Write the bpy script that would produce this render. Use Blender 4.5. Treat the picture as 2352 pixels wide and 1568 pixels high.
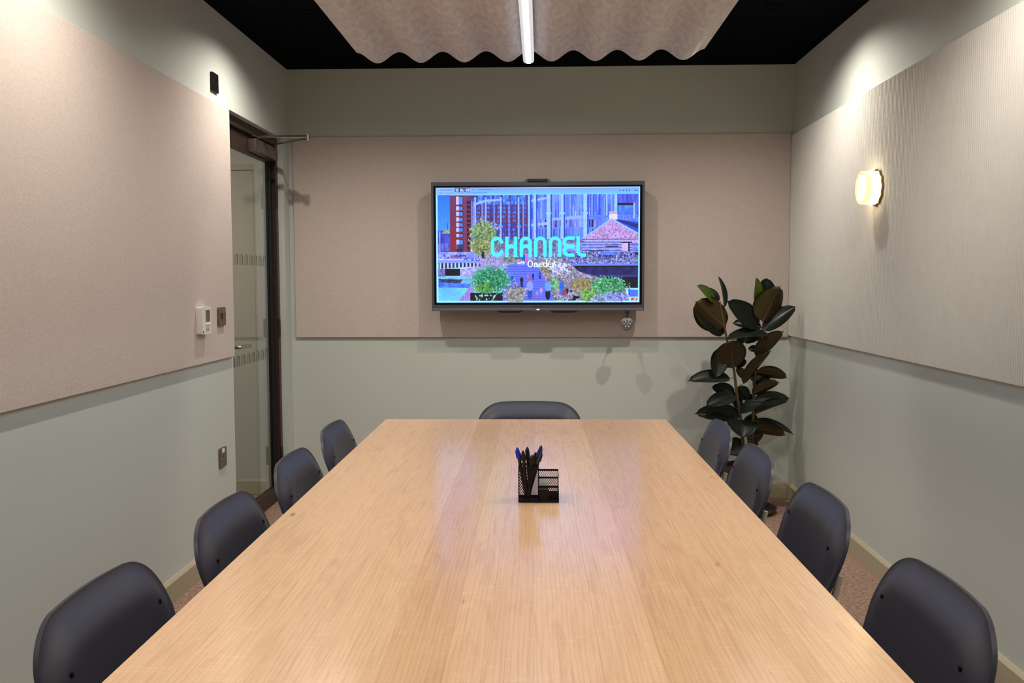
import bpy, bmesh, math, random
import numpy as np
from mathutils import Vector, Matrix
random.seed(4)
RNG = np.random.default_rng(11)
PI = math.pi
S = bpy.context.scene
C = S.collection
for o in list(bpy.data.objects):
    bpy.data.objects.remove(o)

# ------------------------------------------------------------------ camera
# room frame: x right, y into the room, z up; camera stands at the near end of the table
L, R, D, ZC = 1.5548, 1.5227, 5.6228, 2.632       # left wall x=-L, right wall x=R, back wall y=D, ceiling
NEAR = -1.25                                      # wall behind the camera
CAMZ = 1.337
cam_data = bpy.data.cameras.new('camera')
cam = bpy.data.objects.new('camera', cam_data)
C.objects.link(cam)
cam_data.sensor_fit = 'HORIZONTAL'
cam_data.sensor_width = 36.0
cam_data.lens = 2093.2 / 2352 * 36.0
cam_data.clip_start = 0.02
fw = Vector((-0.03233059, 0.99730251, -0.06589712))
rt = Vector((0.99947679, 0.03219846, -0.00306632))
up = Vector((9.36265402e-04, 6.59617782e-02, 9.97821711e-01))
M = Matrix((rt, up, -fw)).transposed().to_4x4()
M.translation = Vector((0, 0, CAMZ))
cam.matrix_world = M
S.camera = cam

# ------------------------------------------------------------------ world and exposure
w = bpy.data.worlds.new('world')
S.world = w
w.use_nodes = True
w.node_tree.nodes['Background'].inputs[0].default_value = (0.6, 0.7, 1.0, 1)
w.node_tree.nodes['Background'].inputs[1].default_value = 0.0
S.view_settings.view_transform = 'Standard'
S.view_settings.look = 'None'
S.view_settings.gamma = 1.0
S.view_settings.use_curve_mapping = False
S.view_settings.exposure = 0.0

LAMP_STRENGTH = 55.0
SPOT_W = 62.0
SPOT_COL = (1.0, 0.93, 0.82)
LAMP_COL = (0.63, 0.815, 1.0)


# ------------------------------------------------------------------ helpers
def lin(c):
    return tuple(((v / 255) / 12.92 if v / 255 <= 0.04045 else ((v / 255 + 0.055) / 1.055) ** 2.4) for v in c)


def mat(name, rgb, rough=0.6, metal=0.0, spec=0.5, emit=None, estr=0.0, coat=0.0):
    m = bpy.data.materials.new(name)
    m.use_nodes = True
    b = m.node_tree.nodes['Principled BSDF']
    b.inputs['Base Color'].default_value = (*lin(rgb), 1)
    b.inputs['Roughness'].default_value = rough
    b.inputs['Metallic'].default_value = metal
    b.inputs['Specular IOR Level'].default_value = spec
    b.inputs['Coat Weight'].default_value = coat
    if emit is not None:
        b.inputs['Emission Color'].default_value = (*emit, 1)
        b.inputs['Emission Strength'].default_value = estr
    return m


def node(m, typ, **kw):
    n = m.node_tree.nodes.new(typ)
    for k, v in kw.items():
        setattr(n, k, v)
    return n


def lk(m, a, ao, b, bi):
    m.node_tree.links.new(a.outputs[ao], b.inputs[bi])


def noisy(m, scale, amount, rgb2, detail=4, stretch=(1, 1, 1), bump=0.0, bscale=None, lo=.35, hi=.65):
    """mottle the base colour towards rgb2 and add fine relief"""
    b = m.node_tree.nodes['Principled BSDF']
    tc = node(m, 'ShaderNodeTexCoord')
    mp = node(m, 'ShaderNodeMapping')
    mp.inputs['Scale'].default_value = stretch
    lk(m, tc, 'Object', mp, 'Vector')
    nz = node(m, 'ShaderNodeTexNoise')
    nz.inputs['Scale'].default_value = scale
    nz.inputs['Detail'].default_value = detail
    lk(m, mp, 'Vector', nz, 'Vector')
    mr = node(m, 'ShaderNodeMapRange')
    mr.inputs['From Min'].default_value = lo
    mr.inputs['From Max'].default_value = hi
    mr.inputs['To Max'].default_value = amount
    lk(m, nz, 'Fac', mr, 'Value')
    mx = node(m, 'ShaderNodeMix', data_type='RGBA')
    mx.inputs[6].default_value = b.inputs['Base Color'].default_value
    mx.inputs[7].default_value = (*lin(rgb2), 1)
    lk(m, mr, 'Result', mx, 0)
    m.node_tree.links.new(mx.outputs[2], b.inputs['Base Color'])
    if bump:
        n2 = node(m, 'ShaderNodeTexNoise')
        n2.inputs['Scale'].default_value = bscale or scale
        n2.inputs['Detail'].default_value = 3
        lk(m, mp, 'Vector', n2, 'Vector')
        bp = node(m, 'ShaderNodeBump')
        bp.inputs['Strength'].default_value = bump
        bp.inputs['Distance'].default_value = 0.004
        lk(m, n2, 'Fac', bp, 'Height')
        lk(m, bp, 'Normal', b, 'Normal')
    return m


def mesh_from(name, V, F, smooth=False):
    me = bpy.data.meshes.new(name)
    me.from_pydata([tuple(map(float, v)) for v in V], [], [tuple(int(i) for i in f) for f in F])
    me.update()
    if smooth:
        me.shade_smooth()
    return me


def link(name, me, m=None, parent=None, loc=(0, 0, 0), rot=(0, 0, 0)):
    o = bpy.data.objects.new(name, me)
    C.objects.link(o)
    o.location = loc
    o.rotation_euler = rot
    if m is not None:
        if isinstance(m, (list, tuple)):
            if not me.materials:
                for q in m:
                    me.materials.append(q)
        elif not me.materials:
            me.materials.append(m)
    if parent is not None:
        o.parent = parent
    return o


def empty(name, loc=(0, 0, 0), rz=0.0):
    o = bpy.data.objects.new(name, None)
    C.objects.link(o)
    o.empty_display_size = 0.05
    o.location = loc
    o.rotation_euler = (0, 0, rz)
    return o


def tag(o, label, cat, group=None):
    o['label'] = label
    o['category'] = cat
    if group:
        o['group'] = group
    return o


def struct(o, label=None):
    o['kind'] = 'structure'
    if label:
        o['label'] = label
    return o


class MB:
    """collects shapes into one mesh"""
    def __init__(self):
        self.bm = bmesh.new()

    def box(self, x0, x1, y0, y1, z0, z1, bev=0.0, seg=2):
        b = bmesh.new()
        bmesh.ops.create_cube(b, size=1)
        for v in b.verts:
            v.co = Vector(((x0 + x1) / 2 + v.co.x * (x1 - x0), (y0 + y1) / 2 + v.co.y * (y1 - y0), (z0 + z1) / 2 + v.co.z * (z1 - z0)))
        if bev > 0:
            bmesh.ops.bevel(b, geom=b.edges[:], offset=bev, segments=seg, profile=0.6, affect='EDGES')
        self._merge(b)
        return self

    def cyl(self, p0, p1, r0, r1=None, n=20, cap=True):
        r1 = r0 if r1 is None else r1
        p0, p1 = Vector(p0), Vector(p1)
        d = p1 - p0
        b = bmesh.new()
        bmesh.ops.create_cone(b, cap_ends=cap, segments=n, radius1=r0, radius2=r1, depth=d.length)
        q = d.to_track_quat('Z', 'Y').to_matrix().to_4x4()
        q.translation = (p0 + p1) / 2
        bmesh.ops.transform(b, matrix=q, verts=b.verts)
        self._merge(b)
        return self

    def tube(self, pts, r, n=10, cap=True, flat=1.0):
        pts = [Vector(p) for p in pts]
        rs = r if isinstance(r, (list, tuple)) else [r] * len(pts)
        rings = []
        t0 = (pts[1] - pts[0]).normalized()
        a = t0.orthogonal().normalized()
        for i, p in enumerate(pts):
            t = (pts[min(i + 1, len(pts) - 1)] - pts[max(i - 1, 0)]).normalized()
            a = (a - t * a.dot(t)).normalized()
            b = t.cross(a)
            rings.append([self.bm.verts.new(p + (a * math.cos(2 * PI * k / n) + b * math.sin(2 * PI * k / n) * flat) * rs[i]) for k in range(n)])
        for i in range(len(pts) - 1):
            for k in range(n):
                self.bm.faces.new((rings[i][k], rings[i][(k + 1) % n], rings[i + 1][(k + 1) % n], rings[i + 1][k]))
        if cap:
            self.bm.faces.new(rings[0][::-1])
            self.bm.faces.new(rings[-1])
        return self

    def lathe(self, prof, axis_o, axis_d, n=40, close=False):
        o, d = Vector(axis_o), Vector(axis_d).normalized()
        a = d.orthogonal().normalized()
        b = d.cross(a)
        rings = []
        for (r, h) in prof:
            rings.append([self.bm.verts.new(o + d * h + (a * math.cos(2 * PI * k / n) + b * math.sin(2 * PI * k / n)) * max(r, 1e-5)) for k in range(n)])
        m = len(rings)
        for i in range(m if close else m - 1):
            j = (i + 1) % m
            for k in range(n):
                self.bm.faces.new((rings[i][k], rings[i][(k + 1) % n], rings[j][(k + 1) % n], rings[j][k]))
        return self

    def prism(self, pts2, z0, z1, plane='xy', at=None):
        """extrude polygon; plane picks the two in-plane axes"""
        def mk(u, v, w_):
            return {'xy': (u, v, w_), 'xz': (u, w_, v), 'yz': (w_, u, v)}[plane]
        a = [self.bm.verts.new(mk(u, v, z0)) for u, v in pts2]
        b = [self.bm.verts.new(mk(u, v, z1)) for u, v in pts2]
        n = len(pts2)
        self.bm.faces.new(a[::-1])
        self.bm.faces.new(b)
        for i in range(n):
            self.bm.faces.new((a[i], a[(i + 1) % n], b[(i + 1) % n], b[i]))
        return self

    def raw(self, V, F):
        vs = [self.bm.verts.new(v) for v in V]
        for f in F:
            self.bm.faces.new([vs[i] for i in f])
        return self

    def _merge(self, b):
        me = bpy.data.meshes.new('tmp')
        b.to_mesh(me)
        b.free()
        self.bm.from_mesh(me)
        bpy.data.meshes.remove(me)

    def mesh(self, name, smooth=None):
        bmesh.ops.recalc_face_normals(self.bm, faces=self.bm.faces[:])
        me = bpy.data.meshes.new(name)
        self.bm.to_mesh(me)
        self.bm.free()
        if smooth:
            me.shade_smooth()
            if smooth is not True:
                me.set_sharp_from_angle(angle=math.radians(smooth))
        return me

    def build(self, name, m, parent=None, smooth=35, loc=(0, 0, 0), rot=(0, 0, 0)):
        return link(name, self.mesh(name, smooth), m, parent, loc, rot)


def rrect(w_, h_, r, n=6, cx=0, cy=0):
    pts = []
    for (sx, sy, a0) in ((1, 1, 0), (-1, 1, 90), (-1, -1, 180), (1, -1, 270)):
        for k in range(n + 1):
            a = math.radians(a0 + 90 * k / n)
            pts.append((cx + sx * (w_ / 2 - r) + r * math.cos(a), cy + sy * (h_ / 2 - r) + r * math.sin(a)))
    return pts


def copy_tree(o, parent=None):
    c = o.copy()
    C.objects.link(c)
    c.parent = parent
    for ch in list(o.children):
        copy_tree(ch, c)
    return c


# ------------------------------------------------------------------ materials
SAGE = (197, 202, 195)
m_paint = noisy(mat('sage_paint', SAGE, 0.62, spec=0.3), 2.2, 0.25, (191, 196, 189), bump=0.03, bscale=260)
m_skirt = mat('skirting_paint', (178, 168, 142), 0.45)
m_felt = noisy(mat('pink_beige_felt', (206, 193, 185), 0.95, spec=0.1), 110, 0.6, (189, 175, 167), detail=5, bump=0.25, bscale=220, lo=.3, hi=.7)
m_ribfelt = noisy(mat('ribbed_felt', (207, 204, 198), 0.9, spec=0.15), 12, 0.3, (199, 196, 190))
m_black = mat('black_ceiling_paint', (5, 5, 9), 0.95, spec=0.05)
m_carpet = noisy(mat('carpet', (176, 146, 128), 1.0, spec=0.05), 60, 0.9, (120, 96, 84), detail=6, bump=0.8, bscale=180, lo=.3, hi=.7)
m_baffle = noisy(mat('grey_felt_baffle', (218, 215, 214), 0.95, spec=0.1), 46, 0.7, (188, 184, 184), detail=6, stretch=(1, 0.32, 0), bump=0.2, bscale=120)
m_chair = noisy(mat('slate_shell', (54, 54, 66), 0.40, spec=0.5), 25, 0.3, (48, 48, 60), stretch=(1, 1, 8), bump=0.03, bscale=200)
m_legs = mat('beige_powder_coat', (188, 178, 160), 0.45, metal=0.1)
m_screw = mat('black_screw', (12, 12, 14), 0.35, metal=0.6)
m_blackplastic = mat('black_plastic', (14, 14, 16), 0.4)
m_blackmetal = mat('black_wire', (12, 12, 13), 0.4, metal=0.5)
m_brownframe = mat('dark_brown_frame', (62, 46, 42), 0.4, metal=0.3)
m_gasket = mat('black_gasket', (6, 6, 7), 0.7)
m_steel = mat('brushed_steel', (176, 170, 162), 0.3, metal=1.0)
m_darksteel = mat('brushed_dark_steel', (128, 116, 106), 0.38, metal=0.85)
m_closer = mat('closer_grey', (128, 112, 104), 0.4, metal=0.7)
m_white = mat('white_plastic', (226, 220, 212), 0.4)
m_lcd = mat('grey_lcd', (88, 84, 78), 0.25)
m_bezel = mat('display_grey', (92, 92, 100), 0.4, metal=0.5)
m_pot = mat('dark_brown_pot', (58, 42, 38), 0.5)
m_soil = noisy(mat('soil', (48, 38, 30), 1.0), 80, 0.8, (26, 20, 16), bump=0.8)
m_stem = noisy(mat('plant_stem', (74, 70, 36), 0.6), 20, 0.8, (86, 58, 36))
m_corridor = mat('corridor_paint', (176, 174, 158), 0.6)


def glass(name, tint=(0.96, 0.985, 0.97), rough=0.0):
    m = bpy.data.materials.new(name)
    m.use_nodes = True
    b = m.node_tree.nodes['Principled BSDF']
    b.inputs['Base Color'].default_value = (*tint, 1)
    b.inputs['Roughness'].default_value = rough
    b.inputs['Transmission Weight'].default_value = 1.0
    b.inputs['IOR'].default_value = 1.5
    return m


m_glass = glass('clear_glass')


def oak():
    m = bpy.data.materials.new('pale_oak')
    m.use_nodes = True
    b = m.node_tree.nodes['Principled BSDF']
    b.inputs['Roughness'].default_value = 0.36
    b.inputs['Coat Weight'].default_value = 1.0
    b.inputs['Coat Roughness'].default_value = 0.17
    b.inputs['Specular IOR Level'].default_value = 0.5
    tc = node(m, 'ShaderNodeTexCoord')
    oi = node(m, 'ShaderNodeObjectInfo')
    # each plank samples the grain somewhere else
    mul = node(m, 'ShaderNodeVectorMath', operation='SCALE')
    comb = node(m, 'ShaderNodeCombineXYZ')
    lk(m, oi, 'Random', comb, 0)
    lk(m, oi, 'Random', comb, 1)
    lk(m, oi, 'Random', comb, 2)
    lk(m, comb, 0, mul, 0)
    mul.inputs['Scale'].default_value = 23.0
    add = node(m, 'ShaderNodeVectorMath', operation='ADD')
    lk(m, tc, 'Object', add, 0)
    lk(m, mul, 0, add, 1)

    def nz(scale, stretch, detail=4, dist=0.0):
        mp = node(m, 'ShaderNodeMapping')
        mp.inputs['Scale'].default_value = stretch
        lk(m, add, 0, mp, 'Vector')
        n = node(m, 'ShaderNodeTexNoise')
        n.inputs['Scale'].default_value = scale
        n.inputs['Detail'].default_value = detail
        n.inputs['Distortion'].default_value = dist
        lk(m, mp, 'Vector', n, 'Vector')
        return n

    def ramp(src, stops):
        r = node(m, 'ShaderNodeValToRGB')
        e = r.color_ramp.elements
        e[0].position, e[0].color = stops[0][0], (*stops[0][1], 1)
        e[1].position, e[1].color = stops[-1][0], (*stops[-1][1], 1)
        for p_, c_ in stops[1:-1]:
            q = e.new(p_)
            q.color = (*c_, 1)
        lk(m, src, 0, r, 0)
        return r

    def mix(a, ao, bb, bo, fac, mode='MULTIPLY'):
        x = node(m, 'ShaderNodeMix', data_type='RGBA', blend_type=mode)
        x.inputs[0].default_value = fac
        m.node_tree.links.new(a.outputs[ao], x.inputs[6])
        m.node_tree.links.new(bb.outputs[bo], x.inputs[7])
        return x
    # plank tint
    tint = ramp(oi.outputs['Random'].node, [(0.0, lin((224, 177, 131))), (0.5, lin((239, 194, 149))), (1.0, lin((230, 186, 144)))])
    m.node_tree.links.new(oi.outputs['Random'], tint.inputs[0])
    # wide cathedral figure
    fig = ramp(nz(3.0, (9, 0.9, 1), 3, 1.6), [(0.33, (0.84, 0.80, 0.76)), (0.5, (1, 1, 1)), (0.68, (0.88, 0.84, 0.80))])
    a = mix(tint, 0, fig, 0, 0.75)
    # growth rings
    wv = node(m, 'ShaderNodeTexWave', wave_type='BANDS', bands_direction='X')
    mpw = node(m, 'ShaderNodeMapping')
    mpw.inputs['Scale'].default_value = (1, 0.035, 1)
    lk(m, add, 0, mpw, 'Vector')
    lk(m, mpw, 'Vector', wv, 'Vector')
    wv.inputs['Scale'].default_value = 34
    wv.inputs['Distortion'].default_value = 9
    wv.inputs['Detail'].default_value = 3
    wv.inputs['Detail Scale'].default_value = 1.3
    rings = ramp(wv, [(0.0, (0.82, 0.77, 0.72)), (0.4, (1, 1, 1)), (1.0, (1, 1, 1))])
    a = mix(a, 2, rings, 0, 0.48)
    # pores
    por = ramp(nz(60, (13, 0.09, 1), 4), [(0.36, (0.66, 0.58, 0.50)), (0.48, (1, 1, 1)), (1.0, (1, 1, 1))])
    a = mix(a, 2, por, 0, 0.32)
    # pale ray flecks across the grain
    fl = ramp(nz(16, (1.0, 5.0, 1), 3, 1.2), [(0.58, (1, 1, 1)), (0.64, (1.16, 1.15, 1.12)), (1.0, (1.16, 1.15, 1.12))])
    a = mix(a, 2, fl, 0, 0.4)
    # rare small knots
    kn = ramp(nz(7.5, (2.6, 0.8, 1), 2, 0.6), [(0.20, (0.34, 0.23, 0.16)), (0.235, (0.88, 0.82, 0.76)), (0.30, (1, 1, 1))])
    a = mix(a, 2, kn, 0, 0.9)
    m.node_tree.links.new(a.outputs[2], b.inputs['Base Color'])
    bp = node(m, 'ShaderNodeBump')
    bp.inputs['Strength'].default_value = 0.06
    bp.inputs['Distance'].default_value = 0.002
    m.node_tree.links.new(por.outputs[0], bp.inputs['Height'])
    lk(m, bp, 'Normal', b, 'Normal')
    return m


m_oak = oak()


def leafmat(name, rgb, rgb2, rough):
    m = noisy(mat(name, rgb, rough, spec=0.32), 6, 0.7, rgb2)
    return m


m_leaf_top = leafmat('leaf_top', (21, 30, 20), (14, 23, 17), 0.36)
m_leaf_under = leafmat('leaf_underside', (64, 53, 22), (56, 40, 22), 0.5)
m_leaf_young = leafmat('young_leaf', (80, 100, 34), (56, 80, 28), 0.3)
m_leaf_rib = mat('leaf_rib', (112, 98, 62), 0.5)

# ------------------------------------------------------------------ room shell
TW = 0.18           # wall thickness
OP0, OP1, OPZ = 4.535, 5.50, 2.195     # door opening in the left wall
struct(MB().box(-4.2, R + TW, NEAR - TW, D + TW, -0.12, 0.0).build('floor', m_carpet, smooth=None), 'mottled pinkish brown carpet')
struct(MB().box(-L - TW, R + TW, NEAR - TW, D + TW, ZC, ZC + 0.12).build('ceiling', m_black, smooth=None), 'matt black painted ceiling')
wl = MB()
wl.box(-L - TW, -L, NEAR - TW, OP0, 0, ZC)
wl.box(-L - TW, -L, OP1, D, 0, ZC)
wl.box(-L - TW, -L, OP0, OP1, OPZ, ZC)
struct(wl.build('wall_left', m_paint, smooth=None), 'sage painted wall with the glass door')
struct(MB().box(R, R + TW, NEAR - TW, D, 0, ZC).build('wall_right', m_paint, smooth=None), 'sage painted wall behind the ribbed panel')
struct(MB().box(-4.2, R + TW, D, D + TW, 0, ZC).build('wall_back', m_paint, smooth=None), 'sage painted end wall behind the display')
struct(MB().box(-L - TW, R + TW, NEAR - TW, NEAR, 0, ZC).build('wall_front', m_paint, smooth=None), 'sage painted wall behind the viewer')


def skirting(name, p0, p1, nrm, h=0.10, t=0.018):
    """profile with a chamfered top lip, run from p0 to p1 along the wall"""
    prof = [(0, 0), (t, 0), (t, h - 0.012), (0.007, h), (0, h)]
    p0, p1, nrm = Vector(p0), Vector(p1), Vector(nrm)
    b = MB()
    va = [b.bm.verts.new(p0 + nrm * a + Vector((0, 0, z))) for a, z in prof]
    vb = [b.bm.verts.new(p1 + nrm * a + Vector((0, 0, z))) for a, z in prof]
    n = len(prof)
    for i in range(n):
        b.bm.faces.new((va[i], va[(i + 1) % n], vb[(i + 1) % n], vb[i]))
    b.bm.faces.new(va)
    b.bm.faces.new(vb[::-1])
    return struct(b.build(name, m_skirt, smooth=None))


skirting('baseboard_left', (-L, NEAR, 0), (-L, OP0 - 0.005, 0), (1, 0, 0))
skirting('baseboard_right', (R, NEAR, 0), (R, D - 0.019, 0), (-1, 0, 0))
skirting('baseboard_back', (-L + 0.001, D, 0), (R, D, 0), (0, -1, 0))

# corridor seen through the glass door
XCOR = -3.05
struct(MB().box(XCOR - 0.15, XCOR, 2.3, D, 0, ZC).build('wall_corridor', m_corridor, smooth=None), 'corridor wall beyond the glass door')
struct(MB().box(-4.2, -L - TW, 2.15, 2.3, 0, ZC).build('wall_corridor_end', m_corridor, smooth=None), 'end wall of the corridor')
struct(MB().box(-4.2, -L - TW, 2.15, D + TW, ZC - 0.1, ZC + 0.1).build('ceiling_corridor', m_corridor, smooth=None), 'pale ceiling of the corridor')
skirting('baseboard_corridor', (XCOR, 2.3, 0), (XCOR, D, 0), (1, 0, 0))
cl = bpy.data.lights.new('corridor_fill_light', 'AREA')  # unseen light added to brighten the corridor behind the glass
cl.energy = 14
cl.size = 0.5
cl.color = (1.0, 0.93, 0.82)
clo = bpy.data.objects.new('corridor_fill_light', cl)
C.objects.link(clo)
clo.location = (-2.35, 4.4, ZC - 0.13)

# ------------------------------------------------------------------ wall panels
PT = 0.016
lp = MB().box(-L, -L + PT, NEAR, 4.515, 0.966, 2.186, bev=0.002, seg=1).build('felt_wall_panel', m_felt, smooth=None)
tag(lp, 'wide pink beige felt panel on the wall beside the glass door', 'wall panel', 'acoustic wall panels')
bp_ = MB().box(-L + 0.03, R - 0.018, D - PT, D, 0.992, 2.222, bev=0.002, seg=1).build('felt_wall_panel', m_felt, smooth=None)
tag(bp_, 'pink beige felt panel on the end wall behind the display', 'wall panel', 'acoustic wall panels')
# ribbed panel: flat-topped ribs with narrow rounded grooves
pitch, tb, tr_ = 0.0148, 0.0065, 0.0175
prof = []
y = NEAR
while y < D - 0.004:
    for (f, h) in ((0.0, tb), (0.10, tb + 0.0055), (0.24, tr_ - 0.0022), (0.40, tr_ - 0.0004), (0.60, tr_ - 0.0004), (0.76, tr_ - 0.0022), (0.90, tb + 0.0055)):
        yy = y + f * pitch
        if yy < D - 0.002:
            prof.append((yy, h))
    y += pitch
prof.append((D - 0.001, tb))
V, F = [], []
z0, z1 = 1.003, 2.208
for (yy, h) in prof:
    V += [(R - h, yy, z0), (R - h, yy, z1), (R, yy, z0), (R, yy, z1)]
for i in range(len(prof) - 1):
    a, b = 4 * i, 4 * i + 4
    F += [(a, b, b + 1, a + 1), (a + 1, b + 1, b + 3, a + 3), (a, a + 2, b + 2, b)]
rp = link('ribbed_wall_panel', mesh_from('ribbed_wall_panel', V, F), m_ribfelt)
tag(rp, 'pale ribbed acoustic panel on the wall with the lit glass sconce', 'wall panel', 'acoustic wall panels')

# ------------------------------------------------------------------ wavy ceiling baffle
P = 0.2115
xd = -0.796
bx0, bx1, by0, by1 = xd - P / 2 + 0.002, xd + 7.5 * P - 0.004, 0.45, 4.50
n = 8 * 18
V, F = [], []
TH = 0.009
for i in range(n + 1):
    x = bx0 + (bx1 - bx0) * i / n
    a = 2 * PI * (x - xd) / P
    z = 2.425 - 0.026 * math.cos(a)
    nx, nz_ = -0.026 * 2 * PI / P * math.sin(a), 1.0
    q = math.hypot(nx, nz_)
    nx, nz_ = nx / q * TH, nz_ / q * TH
    for (yy) in (by0, by1):
        V += [(x, yy, z), (x + nx, yy, z + nz_)]
for i in range(n):
    a, b = 4 * i, 4 * i + 4
    F += [(a, a + 2, b + 2, b), (a + 1, b + 1, b + 3, a + 3), (a, b, b + 1, a + 1), (a + 2, a + 3, b + 3, b + 2)]
F += [(0, 1, 3, 2), (4 * n, 4 * n + 2, 4 * n + 3, 4 * n + 1)]
me = mesh_from('wave_sheet', V, F, True)
me.set_sharp_from_angle(angle=math.radians(40))
baf = empty('acoustic_ceiling_baffle', ((bx0 + bx1) / 2, (by0 + by1) / 2, 2.45))
tag(baf, 'wavy grey felt sheet hanging under the black ceiling', 'ceiling baffle')
link('wave_sheet', me, m_baffle, baf, loc=(-(bx0 + bx1) / 2, -(by0 + by1) / 2, -2.45))
for sx in (xd + 1.5 * P - (bx0 + bx1) / 2, xd + 5.5 * P - (bx0 + bx1) / 2):
    for sy in (-1.7, 0, 1.7):
        MB().cyl((sx, sy, 0.0085), (sx, sy, ZC - 2.45), 0.002, n=8).build('hanger_wire', m_blackmetal, baf)

# ------------------------------------------------------------------ linear pendant lamp
LX, LY0, LY1, LZ = -0.060, 0.70, 4.44, 2.372      # LZ = lowest point


def emat(name, col, st, base=(235, 235, 238)):
    return mat(name, base, 0.4, emit=col, estr=st)


m_led = emat('led_strip_light', LAMP_COL, LAMP_STRENGTH)
m_opal = emat('opal_diffuser', (0.86, 0.88, 0.95), 0.55)
lamp = empty('linear_pendant_lamp', (LX, (LY0 + LY1) / 2, LZ))
tag(lamp, 'long white linear lamp glowing along the middle of the ceiling', 'ceiling lamp')
hy = (LY1 - LY0) / 2


def u_prof(wd, ht, r):
    pts = [(-wd / 2, ht)]
    for k in range(9):
        a = math.radians(180 + 90 * k / 8)
        pts.append((-wd / 2 + r + r * math.cos(a), r + r * math.sin(a)))
    for k in range(9):
        a = math.radians(270 + 90 * k / 8)
        pts.append((wd / 2 - r + r * math.cos(a), r + r * math.sin(a)))
    pts.append((wd / 2, ht))
    return pts


b = MB()
pf = u_prof(0.052, 0.045, 0.0145)
# straight body with a rounded far end: rings along y, shrinking at the ends
ys = [(-hy, .30), (-hy + .004, .62), (-hy + .012, .88), (-hy + .024, 1.0), (hy - .024, 1.0), (hy - .012, .88), (hy - .004, .62), (hy, .30)]
rings = []
for (yy, s) in ys:
    rings.append([b.bm.verts.new((px_ * (0.75 + 0.25 * s), yy, 0.022 + (pz_ - 0.022) * s)) for px_, pz_ in pf])
for i in range(len(rings) - 1):
    for k in range(len(pf) - 1):
        b.bm.faces.new((rings[i][k], rings[i][k + 1], rings[i + 1][k + 1], rings[i + 1][k]))
b.bm.faces.new(rings[0])
b.bm.faces.new(rings[-1][::-1])
b.build('opal_diffuser', m_opal, lamp, smooth=50)
MB().box(-0.0095, 0.0095, -hy + 0.03, hy - 0.022, -0.0006, -0.0001).build('light_strip', m_led, lamp)
MB().box(-0.024, 0.024, -hy + 0.02, hy - 0.02, 0.0452, 0.062, bev=0.002).build('housing', m_white, lamp)
for sy in (-1.2, 1.2):
    MB().cyl((0, sy, 0.06), (0, sy, ZC - LZ), 0.002, n=8).build('hanger_wire', m_steel, lamp)

# ------------------------------------------------------------------ recessed downlights along both walls
sp = bpy.data.lights.new('downlight', 'SPOT')
sp.energy = SPOT_W
sp.color = SPOT_COL
sp.spot_size = math.radians(152)
sp.spot_blend = 0.92
sp.shadow_soft_size = 0.018
m_lens = mat('downlight_baffle', (5, 5, 6), 0.9, spec=0.05)
sp_mid = sp.copy()
sp_mid.energy = SPOT_W * 0.6
downs = []
for sx, side in ((-1.115, 'door'), (1.10, 'sconce')):
    downs += [(sx, 4.45, 'small black recessed downlight in the ceiling nearest the end wall, on the %s side' % side),
              (sx, 2.67, 'small black recessed downlight halfway along the ceiling, on the %s side' % side),
              (sx, 0.89, 'small black recessed downlight above the near end of the table, on the %s side' % side)]
downs.append((-0.01, 4.58, 'small black recessed downlight between the wavy felt sheet and the end wall'))
for sx, yy, lab in downs:
    t = empty('recessed_downlight', (sx, yy, ZC))
    tag(t, lab, 'downlight', 'recessed ceiling downlights')
    MB().lathe([(0.030, -0.001), (0.042, -0.001), (0.042, -0.005), (0.030, -0.003)], (0, 0, 0), (0, 0, 1), 28, True).build('trim_ring', m_black, t)
    MB().lathe([(0.0001, -0.0012), (0.0295, -0.0012), (0.0295, -0.0005), (0.0001, -0.0005)], (0, 0, 0), (0, 0, 1), 24).build('lens', m_lens, t)
    lo = bpy.data.objects.new('downlight_beam', sp if abs(sx) > 0.5 else sp_mid)
    C.objects.link(lo)
    lo.location = (0, 0, -0.012)
    lo.parent = t

# ------------------------------------------------------------------ table
TL, TR, TY1, TZ, TYAW = -0.6528, 0.5374, 3.8599, 0.7495, 0.0073
TY0 = 0.62
tbl = empty('meeting_table', (-0.058, (TY0 + TY1) / 2, 0), 0.0)
tbl.rotation_euler = (0, 0, TYAW)
tag(tbl, 'long pale oak meeting table with a plank top in the middle of the room', 'table')
cx, cy = -0.058 + 0.0, (TY0 + TY1) / 2
# far corners of the top in the table frame (the near ones run on parallel)
wtop = 1.193
tl_len = TY1 - TY0
edges = [-wtop / 2]
for wd in (0.118, 0.092, 0.104, 0.088, 0.098, 0.062, 0.074, 0.104, 0.094, 0.128, 0.112):
    edges.append(edges[-1] + wd)
edges.append(wtop / 2)
off = 0.0
for i in range(len(edges) - 1):
    g = 0.00006
    MB().box(-(edges[i + 1] - edges[i]) / 2 + g, (edges[i + 1] - edges[i]) / 2 - g, -tl_len / 2, tl_len / 2, TZ - 0.032, TZ, bev=0.0002, seg=1).build(
        'plank', m_oak, tbl, smooth=None, loc=((edges[i] + edges[i + 1]) / 2, 0, 0))
MB().box(-0.48, 0.48, -1.35, -1.31, TZ - 0.102, TZ - 0.0325, bev=0.002).box(-0.48, 0.48, 1.31, 1.35, TZ - 0.102, TZ - 0.0325, bev=0.002) \
    .box(-0.48, -0.44, -1.31, 1.31, TZ - 0.102, TZ - 0.0325, bev=0.002).box(0.44, 0.48, -1.31, 1.31, TZ - 0.102, TZ - 0.0325, bev=0.002).build('under_frame', m_legs, tbl)
for sx in (-0.17, 0.17):
    for sy in (-1.1, 1.1):
        MB().box(sx - 0.03, sx + 0.03, sy - 0.03, sy + 0.03, 0, TZ - 0.0325, bev=0.003).build('leg', m_legs, tbl)

# ------------------------------------------------------------------ chairs
ZT, ZB, HW, RC = 0.778, 0.425, 0.240, 0.115
TILT = math.tan(math.radians(12))


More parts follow.
